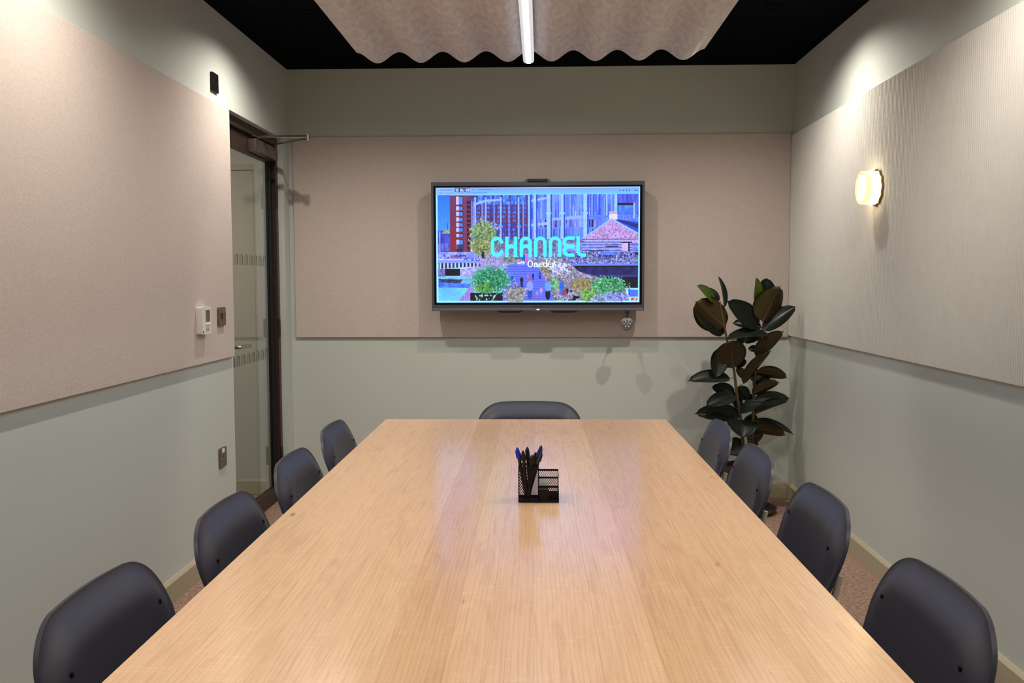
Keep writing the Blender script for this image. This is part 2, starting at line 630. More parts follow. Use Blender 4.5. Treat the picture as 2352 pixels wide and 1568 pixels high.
def smooth01(t):
    t = max(0.0, min(1.0, t))
    return t * t * (3 - 2 * t)


def back_point(s, z):
    """front surface of the backrest; s in -1..1 across, z height"""
    top = ZT
    taper = 1.0 - 0.16 * ((ZT - RC - z) / (ZT - RC - ZB)) if z < ZT - RC else 1.0
    hw = HW * taper
    if z > top - RC:
        q = (z - (top - RC)) / RC
        hw = HW - RC + RC * math.sqrt(max(0.0, 1 - q ** 2.3))
    if z < ZB + 0.05:
        q = (ZB + 0.05 - z) / 0.05
        hw -= 0.05 - 0.05 * math.sqrt(max(0, 1 - q * q))
    yy = s * hw
    # distance to the outline
    dx_, dz_ = HW * taper - abs(yy), top - z
    if dx_ < RC and dz_ < RC:
        e = RC - math.hypot(RC - dx_, RC - dz_)
    else:
        e = min(dx_, dz_)
    e = max(0.0, e)
    wt = 0.3 + 0.7 * smooth01((z - (ZT - 0.20)) / 0.16)
    roll = 0.027 * wt * smooth01((0.070 - e) / 0.070) ** 1.3
    x = -0.205 - (z - ZB) * TILT + 0.020 * (yy / HW) ** 2 - roll
    zc = z + 0.010 * (1 - (yy / HW) ** 2) * smooth01((z - 0.62) / 0.18)
    return Vector((x, yy, zc))


def shell(pt, us, vs, th):
    nu, nv = len(us), len(vs)
    G = [[pt(u_, v_) for u_ in us] for v_ in vs]
    N = [[None] * nu for _ in range(nv)]
    for j in range(nv):
        for i in range(nu):
            du = G[j][min(i + 1, nu - 1)] - G[j][max(i - 1, 0)]
            dv = G[min(j + 1, nv - 1)][i] - G[max(j - 1, 0)][i]
            N[j][i] = du.cross(dv).normalized()
    V, F = [], []
    for j in range(nv):
        for i in range(nu):
            V.append(G[j][i])
    for j in range(nv):
        for i in range(nu):
            V.append(G[j][i] - N[j][i] * th)
    K = nu * nv
    for j in range(nv - 1):
        for i in range(nu - 1):
            a = j * nu + i
            F.append((a, a + 1, a + nu + 1, a + nu))
            F.append((K + a, K + a + nu, K + a + nu + 1, K + a + 1))
    rim = [i for i in range(nu)] + [j * nu + nu - 1 for j in range(1, nv)] + [(nv - 1) * nu + i for i in range(nu - 2, -1, -1)] + [j * nu for j in range(nv - 2, 0, -1)]
    for k in range(len(rim)):
        a, b = rim[k], rim[(k + 1) % len(rim)]
        F.append((a, K + a, K + b, b))
    me = mesh_from('shell', V, F, True)
    me.set_sharp_from_angle(angle=math.radians(50))
    return me


def make_chair():
    t = empty('dining_chair')
    us = [math.sin(PI / 2 * k / 14) for k in range(-14, 15)]
    vs = [ZB + 0.05 * (1 - math.cos(PI / 2 * k / 5)) for k in range(0, 6)]
    vs += [ZB + 0.05 + (ZT - RC - ZB - 0.05) * k / 10 for k in range(1, 11)]
    vs += [ZT - RC + RC * math.sin(PI / 2 * k / 16) for k in range(1, 17)]
    # front faces +x: u runs along -y so that the normal points forward
    link('backrest', shell(lambda u_, v_: back_point(u_, v_), us, vs, 0.009), m_chair, t)

    def seat_pt(s, q):
        # q 0..1 back to front
        hw = 0.215 * (1 - 0.06 * (1 - q))
        c = 0.06
        d = min(q, 1 - q) * 0.43
        if d < c:
            hw -= c - math.sqrt(max(0, c * c - (c - d) ** 2))
        x = -0.205 + q * 0.43
        z = 0.447 - 0.010 * math.cos(s * PI / 2) * math.sin(PI * q) - 0.030 * smooth01((q - 0.8) / 0.2) + 0.012 * smooth01((0.12 - q) / 0.12)
        return Vector((x, s * hw, z))
    qs = [0.5 - 0.5 * math.cos(PI * k / 20) for k in range(21)]
    ss = [math.sin(PI / 2 * k / 8) for k in range(-8, 9)]
    link('seat', shell(lambda u_, v_: seat_pt(-u_, v_), ss, qs, 0.011), m_chair, t)
    # frame: rear legs run up behind the backrest
    for sy in (-1, 1):
        def bk(z):
            q = back_point(sy * 0.203 / HW, z)
            return q.x - 0.027
        pts = [(-0.285, sy * 0.225, 0.0), (-0.232, sy * 0.205, 0.40)] + [(bk(z) - 0.004, sy * 0.206, z) for z in (0.46, 0.52, 0.58, 0.635)]
        MB().tube(pts, [0.0115, 0.0115, 0.010, 0.0095, 0.0095, 0.0095], n=12, flat=0.85).build('leg', m_legs, t)
        MB().tube([(0.20, sy * 0.215, 0.0), (0.165, sy * 0.19, 0.425)], 0.0125, n=12).build('leg', m_legs, t)
        MB().tube([(-0.229, sy * 0.2, 0.418), (0.165, sy * 0.188, 0.418)], 0.009, n=10).build('seat_rail', m_legs, t)
    MB().tube([(0.10, -0.188, 0.418), (0.10, 0.188, 0.418)], 0.009, n=10).build('cross_rail', m_legs, t)
    for sy in (-1, 1):
        p_ = back_point(sy * 0.175 / HW, 0.692)
        q_ = p_ + Vector((0.004, 0, 0.0008))
        MB().lathe([(0.0001, 0.0014), (0.0035, 0.0012), (0.0056, 0.0), (0.0056, -0.006), (0.0001, -0.006)], (p_.x + 0.001, p_.y, p_.z), (1, -0.12 * sy, 0.2), 16).build('screw', m_screw, t)
    return t


chair0 = make_chair()
GRP = 'slate shell chairs round the table'
seats = [  # x, y, rotation, label
    (-0.521, 1.610, 0.0, 'slate shell chair nearest the viewer on the door side of the table'),
    (-0.498, 2.225, 0.0, 'slate shell chair, second from the viewer on the door side of the table'),
    (-0.502, 2.863, 0.0, 'slate shell chair, third from the viewer on the door side of the table'),
    (-0.512, 3.481, 0.0, 'slate shell chair on the door side of the table, nearest the end wall'),
    (0.442, 1.671, PI, 'slate shell chair nearest the viewer on the sconce side of the table'),
    (0.438, 2.359, PI, 'slate shell chair, second from the viewer on the sconce side of the table'),
    (0.411, 2.969, PI, 'slate shell chair, third from the viewer on the sconce side, in front of the plant'),
    (0.400, 3.523, PI, 'slate shell chair on the sconce side of the table, nearest the plant stems'),
    (-0.055, 3.86, -PI / 2, 'slate shell chair at the far head of the table under the display'),
]
for i, (x, y, a, lab) in enumerate(seats):
    c = chair0 if i == 0 else copy_tree(chair0)
    c.location = (x, y, 0)
    c.rotation_euler = (0, 0, a)
    tag(c, lab, 'chair', GRP)

def at(px, py, y):
    """room point seen at a photograph pixel on the plane at depth y"""
    d = fw + rt * ((px - 1176) / 2093.2) - up * ((py - 784) / 2093.2)
    return Vector((0, 0, CAMZ)) + d * (y / d.y)


# ------------------------------------------------------------------ glass door in the left wall
door = empty('door_1', (-L - 0.06, OP0, 0))
struct(door, 'glass door in a dark brown metal frame')


def dbox(name, x0, x1, y0, y1, z0, z1, m, par=door, bev=0.002):
    return MB().box(x0 + L + 0.06, x1 + L + 0.06, y0 - OP0, y1 - OP0, z0, z1, bev=bev, seg=1).build(name, m, par)


FX0, FX1 = -L - 0.105, -L - 0.034
dbox('door_jamb', FX0, FX1, OP1 - 0.045, OP1 - 0.0005, 0.0, OPZ - 0.0005, m_brownframe)
dbox('door_jamb', FX0, FX1, OP0 + 0.0005, OP0 + 0.045, 0.0, OPZ - 0.0005, m_brownframe)
dbox('door_head', FX0, FX1, OP0 + 0.045, OP1 - 0.045, OPZ - 0.05, OPZ - 0.0005, m_brownframe)
gx0, gx1 = -L - 0.082, -L - 0.072
ly0, ly1, lz0, lz1 = OP0 + 0.049, OP1 - 0.049, 0.008, OPZ - 0.056
dbox('stile', gx0 - 0.014, gx1 + 0.014, ly1 - 0.028, ly1, lz0, lz1, m_gasket)
dbox('stile', gx0 - 0.014, gx1 + 0.014, ly0, ly0 + 0.028, lz0, lz1, m_gasket)
dbox('top_rail', gx0 - 0.016, gx1 + 0.016, ly0 + 0.028, ly1 - 0.028, lz1 - 0.095, lz1, m_brownframe)
dbox('bottom_rail', gx0 - 0.016, gx1 + 0.016, ly0 + 0.028, ly1 - 0.028, lz0, lz0 + 0.09, m_brownframe)
pane = dbox('glass_pane', gx0, gx1, ly0 + 0.028, ly1 - 0.028, lz0 + 0.09, lz1 - 0.095, m_glass, bev=0)
m_frost = mat('frosted_film', (112, 110, 94), 0.7)
for zc in (1.46, 0.915):
    k = 0
    yy = ly0 + 0.075
    while yy < ly1 - 0.06:
        pts = [(0, -0.021, -0.03), (0, -0.021, 0.008)] + [(0, -0.021 * math.cos(a * PI / 8), 0.008 + 0.022 * math.sin(a * PI / 8)) for a in range(1, 8)] + [(0, 0.021, 0.008), (0, 0.021, -0.03)]
        MB().tube(pts, 0.0028, n=6, flat=0.25).build('arch_motif', m_frost, pane, loc=(gx1 + L + 0.06 + 0.0012, yy - OP0, zc))
        yy += 0.083
hd = MB()
hx = gx1 + 0.016 + L + 0.06
hd.cyl((hx, 0.115, 1.0), (hx + 0.008, 0.115, 1.0), 0.026, n=28)
hd.tube([(hx + 0.006, 0.115, 1.0), (hx + 0.045, 0.115, 1.0), (hx + 0.054, 0.119, 1.0), (hx + 0.057, 0.13, 1.0), (hx + 0.057, 0.27, 1.0)], 0.0095, n=14)
hd.build('lever_handle', m_steel, door)
for zc in (1.83, 1.06, 0.28):
    MB().cyl((FX1 + L + 0.06 + 0.006, OP1 - 0.047 - OP0, zc - 0.055), (FX1 + L + 0.06 + 0.006, OP1 - 0.047 - OP0, zc + 0.055), 0.008, n=14).build('hinge', m_brownframe, door)
# door closer on the top rail with its folded elbow arm
cls = MB().box(gx1 + 0.0165 + L + 0.06, gx1 + 0.062 + L + 0.06, 5.02 - OP0, 5.43 - OP0, 2.055, 2.125, bev=0.003).build('closer_body', m_closer, door)
MB().box(gx1 + 0.0622 + L + 0.06, gx1 + 0.0655 + L + 0.06, 5.02 - OP0, 5.022 - OP0 + 0.006, 2.056, 2.124).box(
    gx1 + 0.0622 + L + 0.06, gx1 + 0.0655 + L + 0.06, 5.13 - OP0, 5.134 - OP0, 2.056, 2.124).build('trim_line', m_steel, cls)
ex, ey, ez = -1.312 + L + 0.06, 5.15 - OP0, 2.146
ar = MB()
ar.tube([(-0.012, 5.12 - OP0, 2.150), (ex, ey, ez + 0.006)], 0.010, n=10, flat=0.45)
ar.tube([(0.02, 5.36 - OP0, 2.138), (ex, ey, ez - 0.004)], 0.010, n=10, flat=0.45)
ar.build('closer_arm', m_steel, door)
MB().cyl((ex, ey, ez - 0.016), (ex, ey, ez + 0.016), 0.009, n=16).build('elbow_pivot', m_steel, door)
MB().box(-0.03, 0.03, 5.05 - OP0, 5.16 - OP0, 2.1452 - 0.004, 2.1452 + 0.004, bev=0.001).build('arm_bracket', m_steel, door)

# door in the corridor, seen through the glass
d2 = empty('door_2', (-2.2, D, 0))
struct(d2, 'plain painted corridor door beyond the glass')
MB().box(-0.42, 0.42, -0.022, -0.0005, 0.006, 2.02, bev=0.002).build('door_leaf', m_corridor, d2)
MB().box(-0.46, -0.425, -0.03, -0.0005, 0, 2.06).box(0.425, 0.46, -0.03, -0.0005, 0, 2.06).box(-0.425, 0.425, -0.03, -0.0005, 2.025, 2.06).build('door_frame', m_corridor, d2, smooth=None)
skirting('baseboard_corridor_end', (-1.735, D, 0), (-L - TW - 0.0005, D, 0), (0, -1, 0))

# ------------------------------------------------------------------ display on the end wall
TVY = D - 0.155
tv = empty('wall_display', (-0.0225, TVY, 1.1595))
tag(tv, 'large grey framed flat display on the end wall showing a canalside photograph', 'display')
TWd, THt = 1.271, 0.768
BZ, BK = 0.0135, 0.0145          # bezel side, black border
bot = 0.036
top_ = 0.022


def ring(mb, o, i, y0, y1):
    """rectangular frame between outer and inner (x0,x1,z0,z1)"""
    mb.box(o[0], o[1], y0, y1, o[2], i[2])
    mb.box(o[0], o[1], y0, y1, i[3], o[3])
    mb.box(o[0], i[0], y0, y1, i[2], i[3])
    mb.box(i[1], o[1], y0, y1, i[2], i[3])
    return mb


O_ = (-TWd / 2, TWd / 2, 0.0, THt)
I_ = (-TWd / 2 + BZ, TWd / 2 - BZ, bot, THt - top_)
J_ = (I_[0] + BK, I_[1] - BK, I_[2] + BK, I_[3] - BK * 0.75)
ring(MB(), O_, I_, 0.0, 0.05).build('bezel', m_bezel, tv, smooth=None)
m_lip = mat('display_lip', (122, 122, 130), 0.35, metal=0.6)
MB().box(-TWd / 2 + 0.004, TWd / 2 - 0.004, -0.006, -0.0002, 0.0, 0.016, bev=0.0025).build('lower_lip', m_lip, tv)
ring(MB(), I_, J_, 0.003, 0.012).build('black_border', mat('black_glass_border', (4, 4, 8), 0.2), tv, smooth=None)
MB().box(-TWd / 2 + 0.006, TWd / 2 - 0.006, 0.0505, 0.082, 0.006, THt - 0.006, bev=0.006).build('rear_casing', m_blackplastic, tv)
MB().box(-0.33, 0.33, 0.0825, 0.155 - PT - 0.0005, 0.16, 0.60, bev=0.004).build('wall_bracket', m_blackplastic, tv)
cb = MB().prism([(-0.084, THt + 0.0003), (0.084, THt + 0.0003), (0.062, THt + 0.017), (-0.062, THt + 0.017)], 0.004, 0.032, 'xz').build('camera_housing', m_bezel, tv)
MB().box(-0.059, 0.059, -0.001, 0.0038, THt - 0.006, THt + 0.0165, bev=0.001).build('camera_window', m_blackplastic, cb)
for cx_, wd in ((-0.165, 0.165), (0.155, 0.175)):
    MB().prism([(cx_ - wd / 2, -0.0004), (cx_ + wd / 2, -0.0004), (cx_ + wd / 2 - 0.03, -0.011), (cx_ - wd / 2 + 0.03, -0.011)], -0.02, 0.03, 'xz').build('pen_tray', m_blackplastic, tv)
MB().box(-0.006, 0.010, -0.0075, -0.0062, 0.005, 0.011).build('status_light', emat('status_light', (1, 1, 1), 1.2), tv)


def text_mesh(txt, size, align='CENTER', extrude=0.0003):
    cu = bpy.data.curves.new('txt', 'FONT')
    cu.body = txt
    cu.size = size
    cu.extrude = extrude
    cu.align_x = align
    ob = bpy.data.objects.new('txt', cu)
    C.objects.link(ob)
    dg = bpy.context.evaluated_depsgraph_get()
    me_ = bpy.data.meshes.new_from_object(ob.evaluated_get(dg))
    bpy.data.objects.remove(ob)
    bpy.data.curves.remove(cu)
    me_.materials.clear()
    return me_


link('maker_lettering', text_mesh('MAXHUB', 0.0125), m_blackplastic, tv, loc=(0.002, -0.0004, 0.0205), rot=(PI / 2, 0, 0))

# --- the picture on the screen, painted into a fine grid of vertex colours
NX, NY = 640, 362
SX0, SX1, SY0, SY1 = 80.0, 1975.0, 176.0, 1242.0       # picture units
gx = np.linspace(SX0, SX1, NX)
gy = np.linspace(SY0, SY1, NY)
X, Y = np.meshgrid(gx, gy)
IMG = np.zeros((NY, NX, 3))
PXU = (SX1 - SX0) / NX


def vnoise(sx, sy, seed):
    r = np.random.default_rng(seed)
    h, w_ = int((SY1 - SY0) / sy) + 3, int((SX1 - SX0) / sx) + 3
    g = r.random((h, w_))
    u = (X - SX0) / sx
    v = (Y - SY0) / sy
    i, j = u.astype(int), v.astype(int)
    a, b_ = u - i, v - j
    a = a * a * (3 - 2 * a)
    b_ = b_ * b_ * (3 - 2 * b_)
    return (g[j, i] * (1 - a) + g[j, i + 1] * a) * (1 - b_) + (g[j + 1, i] * (1 - a) + g[j + 1, i + 1] * a) * b_


N8, N14, N30, N60 = vnoise(7, 7, 1), vnoise(13, 13, 2), vnoise(30, 30, 3), vnoise(70, 70, 4)
NV = vnoise(6, 22, 5)


def paint(mask, col, a=1.0):
    global IMG
    m_ = np.clip(mask, 0, 1)[..., None] * a
    col = np.asarray(col, float)
    IMG = IMG * (1 - m_) + col * m_


def rect(x0, x1, y0, y1):
    return (np.clip((X - x0) / PXU + .5, 0, 1) * np.clip((x1 - X) / PXU + .5, 0, 1) * np.clip((Y - y0) / PXU + .5, 0, 1) * np.clip((y1 - Y) / PXU + .5, 0, 1))


def poly(pts):
    inside = np.zeros(X.shape, bool)
    n_ = len(pts)
    for i in range(n_):
        (xa, ya), (xb, yb) = pts[i], pts[(i + 1) % n_]
        if ya == yb:
            continue
        c_ = ((ya > Y) != (yb > Y)) & (X < (xb - xa) * (Y - ya) / (yb - ya) + xa)
        inside ^= c_
    return inside.astype(float)


def ell(cx_, cy_, rx, ry, rag=0.0):
    return np.clip((1 - np.hypot((X - cx_) / rx, (Y - cy_) / ry) + rag * (N14 + N8 - 1)) * 12 + .5, 0, 1)


def stroke(pts, wd):
    d = np.full(X.shape, 1e9)
    for (xa, ya), (xb, yb) in zip(pts[:-1], pts[1:]):
        ll = max((xb - xa) ** 2 + (yb - ya) ** 2, 1e-6)
        t = np.clip(((X - xa) * (xb - xa) + (Y - ya) * (yb - ya)) / ll, 0, 1)
        d = np.minimum(d, np.hypot(X - xa - t * (xb - xa), Y - ya - t * (yb - ya)))
    return np.clip((wd / 2 - d) / PXU + .5, 0, 1)


def mixc(c1, c2, t):
    return np.asarray(c1, float) * (1 - t[..., None]) + np.asarray(c2, float) * t[..., None]


def foliage(mask, dark, mid, light, th=.62):
    t = .5 + .8 * (.5 * N8 + .5 * N14 - .5)
    paint(mask, mixc(dark, mid, np.clip((t - .2) / .35, 0, 1)))
    paint(mask * np.clip((t - th) * 6, 0, 1), light, .75)


def arc(cx_, cy_, r, a0, a1, n_=14, ry=None):
    return [(cx_ + r * math.cos(math.radians(a0 + (a1 - a0) * k / n_)), cy_ - (ry or r) * math.sin(math.radians(a0 + (a1 - a0) * k / n_))) for k in range(n_ + 1)]


# page border and browser bar
paint(rect(0, 3000, 0, 3000), (170, 222, 255))
paint(rect(86, 1970, 181, 240), mixc((140, 160, 255), (112, 196, 255), np.clip((Y - 190) / 50, 0, 1)))
paint(rect(86, 420, 181, 240), (160, 180, 250), .7)
for (x0, x1, yy, hh) in ((125, 245, 197, 6), (410, 440, 195, 5), (475, 615, 194, 6), (650, 660, 192, 7), (110, 150, 223, 5), (165, 260, 225, 5), (270, 560, 224, 6)):
    paint(rect(x0, x1, yy - hh / 2, yy + hh / 2), (70, 90, 190), .55)
for xx in (1790, 1820, 1850, 1877, 1930, 1948):
    paint(ell(xx, 210, 6, 6), (40, 50, 140), .7)
paint(rect(258, 402, 180, 215), (50, 62, 150))
tx = {'S': [(1, 0), (0, 0), (0, .5), (1, .5), (1, 1), (0, 1)], 'W': [(0, 0), (.25, 1), (.5, .4), (.75, 1), (1, 0)],
      'G': [(1, 0), (0, 0), (0, 1), (1, 1), (1, .5), (.6, .5)], 'J': [(1, 0), (1, 1), (0, 1), (0, .7)],
      'B': [(0, 0), (1, .05), (.9, .5), (0, .5), (1, .5), (1, 1), (0, 1), (0, 0)], '2': [(0, 0), (1, 0), (1, .5), (0, 1), (1, 1)],
      'R': [(0, 1), (0, 0), (1, 0), (1, .5), (0, .5), (1, 1)], ' ': None}
x_ = 268
for ch in 'SO WGJ B2R'.replace('O', 'G'):
    if tx.get(ch):
        paint(stroke([(x_ + u * 9, 188 + v * 20) for u, v in tx[ch]], 4.5), (215, 225, 255))
    x_ += 13.2
PH = rect(95, 1962, 242, 1225)
# sky
paint(rect(95, 215, 242, 600), mixc((50, 124, 240), (84, 152, 255), np.clip((Y - 242) / 350, 0, 1)))
# far left low buildings
paint(rect(95, 212, 570, 790), mixc((90, 100, 220), (60, 60, 150), N30))
paint(poly([(130, 600), (165, 560), (205, 565), (212, 600)]), (150, 165, 150))
paint(rect(110, 118, 575, 780), (170, 190, 255))
paint(rect(183, 189, 500, 565), (50, 70, 170))
for k in range(9):
    paint(rect(100 + 12 * k, 105 + 12 * k, 690, 760), (170, 175, 250), .7)
# red brick tower
paint(rect(210, 402, 245, 778), mixc((122, 66, 110), (146, 52, 66), np.clip((Y - 300) / 400, 0, 1)))
paint(rect(334, 366, 245, 778), (128, 72, 120), .8)
for (a_, b_) in ((256, 332), (346, 386), (397, 437), (449, 488), (499, 537), (546, 584), (602, 632), (656, 742)):
    paint(rect(266, 334, a_ - 4, b_), (92, 36, 60))
    paint(rect(268, 294, a_, b_), (205, 190, 245))
    paint(rect(296, 328, a_ + 4, b_ - 3), (100, 150, 245))
    paint(rect(310, 314, a_ + 4, b_ - 3), (60, 80, 180))
for k in range(12):
    paint(rect(368, 398, 300 + 42 * k, 326 + 42 * k), (58, 32, 50))
paint(rect(270, 330, 700, 778), (30, 40, 80), .7)
# brick gasholder flats
paint(rect(400, 938, 245, 660), mixc((62, 46, 120), (88, 58, 130), N14))
for k in range(10):
    yy = 300 + 40 * k
    for j in range(11):
        xx = 410 + 48 * j
        paint(rect(xx, xx + 34, yy - 30, yy - 4), mixc((40, 60, 160), (96, 140, 250), vnoise(9, 30, 40 + j)))
    paint(rect(400, 936, yy - 4, yy + 6), (132, 62, 84))
for j in range(6):
    paint(rect(470 + 78 * j, 524 + 78 * j, 250, 330), mixc((50, 90, 220), (110, 180, 255), vnoise(14, 20, 60 + j)))
for xx in (415, 432, 510, 622, 762, 893):
    paint(rect(xx - 4, xx + 5, 300, 660), (150, 160, 245))
for xx in (448, 546, 686, 852):
    paint(rect(xx - 9, xx + 8, 262, 665), (158, 178, 255))
    paint(rect(xx + 8, xx + 14, 262, 665), (40, 40, 120))
    paint(rect(xx - 18, xx + 18, 528, 546), (140, 150, 240))
paint(poly([(432, 320), (545, 286), (694, 280), (694, 300), (545, 308), (432, 344)]), (160, 175, 255))
paint(rect(432, 694, 536, 556), (140, 146, 235))
paint(rect(400, 936, 243, 250), (170, 130, 190))
# steel framed gasholder
paint(rect(936, 1962, 242, 680), mixc((88, 116, 236), (130, 160, 255), vnoise(26, 900, 21)))
st = vnoise(9, 260, 22)
paint(rect(936, 1962, 242, 470) * (st > .72), (70, 84, 200))
paint(rect(936, 1962, 242, 470) * (st < .16), (158, 182, 255))
paint(rect(936, 1600, 474, 545), mixc((84, 88, 190), (160, 172, 250), vnoise(16, 200, 23)))
paint(rect(936, 1600, 474, 545) * (vnoise(14, 200, 24) > .74), (44, 44, 100))
paint(rect(936, 1600, 560, 680) * (vnoise(8, 400, 25) > .66), (70, 78, 176))
paint(poly([(936, 296), (1130, 262), (1130, 282), (936, 318)]), (160, 182, 255))
paint(poly([(936, 515), (1120, 498), (1120, 520), (936, 540)]), (158, 180, 255))
paint(poly([(1130, 462), (1470, 434), (1470, 466), (1130, 486)]), (150, 172, 255))
paint(rect(1470, 1962, 434, 462), (120, 150, 250))
for k in range(34):
    paint(stroke([(1490 + 14 * k, 458), (1502 + 14 * k, 438)], 4), (52, 64, 160), .9)
for xx, hw_ in ((948, 8), (1002, 12), (1130, 18), (1256, 14), (1470, 18), (1752, 14)):
    paint(rect(xx - hw_, xx + hw_, 242, 660 if xx < 1500 else 420), (158, 192, 255))
    paint(rect(xx + hw_, xx + hw_ + 12, 242, 660 if xx < 1500 else 420), (50, 72, 190))
    if 1100 < xx < 1500:
        paint(rect(xx - 24, xx + 24, 408, 424), (166, 196, 255))
paint(rect(1775, 1962, 242, 432), mixc((58, 66, 180), (110, 124, 235), vnoise(14, 90, 27)))
paint(rect(1770, 1915, 326, 346), (30, 24, 56))
paint(rect(1776, 1912, 346, 426), mixc((70, 110, 240), (110, 160, 255), N30))
paint(rect(1915, 1928, 322, 470), (168, 190, 255))
# brick gable with slate roof and chimney
paint(poly([(1745, 470), (1962, 500), (1962, 640), (1720, 480)]), (56, 84, 205))
paint(poly([(1745, 470), (1962, 520), (1962, 560), (1745, 480)]), (44, 52, 130))
paint(rect(1692, 1768, 404, 478), (220, 205, 238))
paint(rect(1692, 1768, 414, 420), (120, 80, 120))
brick = mixc((206, 168, 226), (158, 120, 178), np.clip((N8 - .35) * 2.2, 0, 1))
paint(poly([(1715, 470), (1962, 606), (1962, 790), (1440, 790), (1440, 655)]), brick)
paint(stroke([(1440, 655), (1715, 470), (1962, 606)], 12), (150, 190, 255))
# hazy middle ground behind the letters
foliage(rect(560, 1460, 655, 880), (84, 78, 120), (136, 126, 170), (178, 170, 210))
# terraces and canopies under the gable
paint(rect(1200, 1962, 690, 790), mixc((110, 120, 225), (180, 165, 235), vnoise(30, 16, 31)))
for k in range(5):
    paint(rect(1440, 1962 - 60 * (k % 2), 655 + 26 * k, 661 + 26 * k), (60, 66, 150), .85)
    paint(rect(1440, 1900, 664 + 26 * k, 672 + 26 * k), (160, 180, 255), .8)
paint(rect(1800, 1905, 684, 694), (30, 22, 40))
paint(rect(1808, 1866, 694, 765), (208, 176, 222))
paint(rect(1870, 1882, 690, 790), (28, 24, 44))
paint(rect(1658, 1776, 720, 730), (40, 30, 66))
paint(rect(1510, 1640, 762, 770), (44, 36, 70))
# crowded terrace
crowd = mixc((66, 64, 150), (188, 184, 240), np.clip((N8 * .65 + N14 * .35 - .25) * 1.9, 0, 1))
paint(rect(990, 1962, 772, 886), crowd)
paint(rect(990, 1962, 772, 886) * np.clip((N30 - .62) * 8, 0, 1), mixc((96, 120, 96), (150, 150, 190), N8), .8)
paint(rect(1200, 1962, 780, 830) * (vnoise(10, 12, 33) > .7), (36, 34, 80))
paint(poly([(1600, 800), (1690, 765), (1770, 800)]), (96, 136, 250))
# dark underside of the deck
paint(rect(1300, 1962, 886, 1110), (30, 24, 44))
paint(rect(1320, 1962, 884, 902), (118, 140, 255))
paint(rect(1400, 1962, 915, 985), mixc((40, 36, 84), (56, 54, 130), N30))
paint(rect(1400, 1962, 985, 1008), (66, 62, 140))
paint(rect(1772, 1792, 1000, 1062), (70, 70, 190))
paint(rect(1880, 1962, 1125, 1190), (86, 120, 240))
# left terrace and pier
paint(rect(95, 720, 770, 880), mixc((128, 128, 226), (172, 172, 246), N30))
paint(rect(95, 560, 786, 830) * (vnoise(12, 14, 35) > .66), (50, 60, 150))
paint(rect(210, 300, 800, 824), (140, 90, 150), .8)
paint(rect(95, 540, 836, 846), (176, 200, 255))
paint(rect(330, 560, 826, 862) * (vnoise(9, 12, 36) > .6), (60, 90, 190))
paint(rect(95, 510, 852, 872), (140, 156, 255))
for k in range(12):
    paint(rect(100 + 35 * k, 135 + 35 * k, 872, 925 - 2 * k), (28, 30, 70))
    paint(rect(108 + 35 * k, 126 + 35 * k, 872, 930 - 2 * k), (188, 190, 248))
paint(rect(95, 165, 926, 1000), mixc((90, 84, 160), (150, 140, 210), NV))
paint(rect(160, 305, 926, 992), (24, 22, 34))
paint(poly([(300, 930), (520, 900), (520, 1030), (300, 1012)]), mixc((150, 136, 214), (206, 190, 244), N14))
# water
paint(rect(95, 440, 998, 1225), mixc((96, 140, 230), (140, 190, 220), N60))
paint(rect(95, 440, 1000, 1016), (130, 190, 215))
paint(poly([(100, 1020), (330, 1026), (300, 1062), (100, 1052)]), mixc((46, 44, 60), (90, 92, 150), N14))
paint(poly([(100, 1052), (420, 1068), (380, 1110), (100, 1100)]), mixc((70, 104, 226), (100, 150, 240), N30))
paint(poly([(95, 1100), (380, 1105), (300, 1225), (95, 1225)]), mixc((110, 178, 232), (130, 206, 206), N60))
# plank path
paint(poly([(690, 905), (850, 868), (1000, 880), (1080, 960), (1200, 1225), (640, 1225), (760, 1010)]), (112, 124, 236))
for k in range(14):
    paint(rect(690, 1160, 905 + 23 * k, 910 + 23 * k) * poly([(700, 900), (1000, 880), (1080, 960), (1200, 1225), (720, 1225), (760, 1010)]), (70, 80, 190), .8)
paint(rect(730, 900, 1085, 1110), (70, 84, 210), .6)
paint(poly([(412, 1062), (440, 1100), (392, 1225), (288, 1225)]), mixc((176, 150, 226), (140, 120, 196), NV))
# planting
foliage(ell(600, 865, 130, 95, .5), (120, 108, 160), (176, 160, 214), (214, 200, 240))
foliage(ell(525, 640, 125, 160, .45), (66, 84, 70), (140, 160, 116), (206, 214, 176), .58)
foliage(ell(500, 730, 105, 70, .5), (70, 76, 66), (150, 156, 110), (206, 206, 160))
paint(rect(505, 530, 770, 830), (46, 46, 60))
foliage(ell(770, 840, 80, 45, .6), (52, 62, 70), (150, 146, 160), (210, 200, 220))
paint(rect(396, 700, 1150, 1225), (30, 26, 44))
foliage(ell(590, 1035, 180, 125, .45), (24, 74, 70), (70, 156, 120), (166, 236, 200), .6)
foliage(ell(520, 1110, 90, 50, .5), (30, 80, 56), (100, 160, 90), (190, 226, 150))
paint(rect(440, 640, 1165, 1225) * np.clip((N14 - .55) * 8, 0, 1), (150, 200, 190))
foliage(ell(820, 1165, 95, 85, .5), (90, 84, 100), (160, 150, 150), (226, 214, 226))
bed = poly([(1010, 830), (1200, 815), (1330, 880), (1420, 960), (1600, 1010), (1840, 1110), (1880, 1225), (1180, 1225), (1130, 1090), (1060, 960)])
foliage(bed, (96, 90, 104), (158, 148, 176), (216, 210, 246), .56)
foliage(ell(1150, 925, 120, 45, .5) * bed, (90, 88, 84), (146, 136, 120), (200, 190, 180))
foliage(ell(1440, 1075, 110, 55, .5), (96, 84, 60), (164, 146, 110), (216, 200, 170))
foliage(ell(1180, 1070, 45, 60, .5), (60, 110, 86), (130, 180, 140), (206, 230, 206))
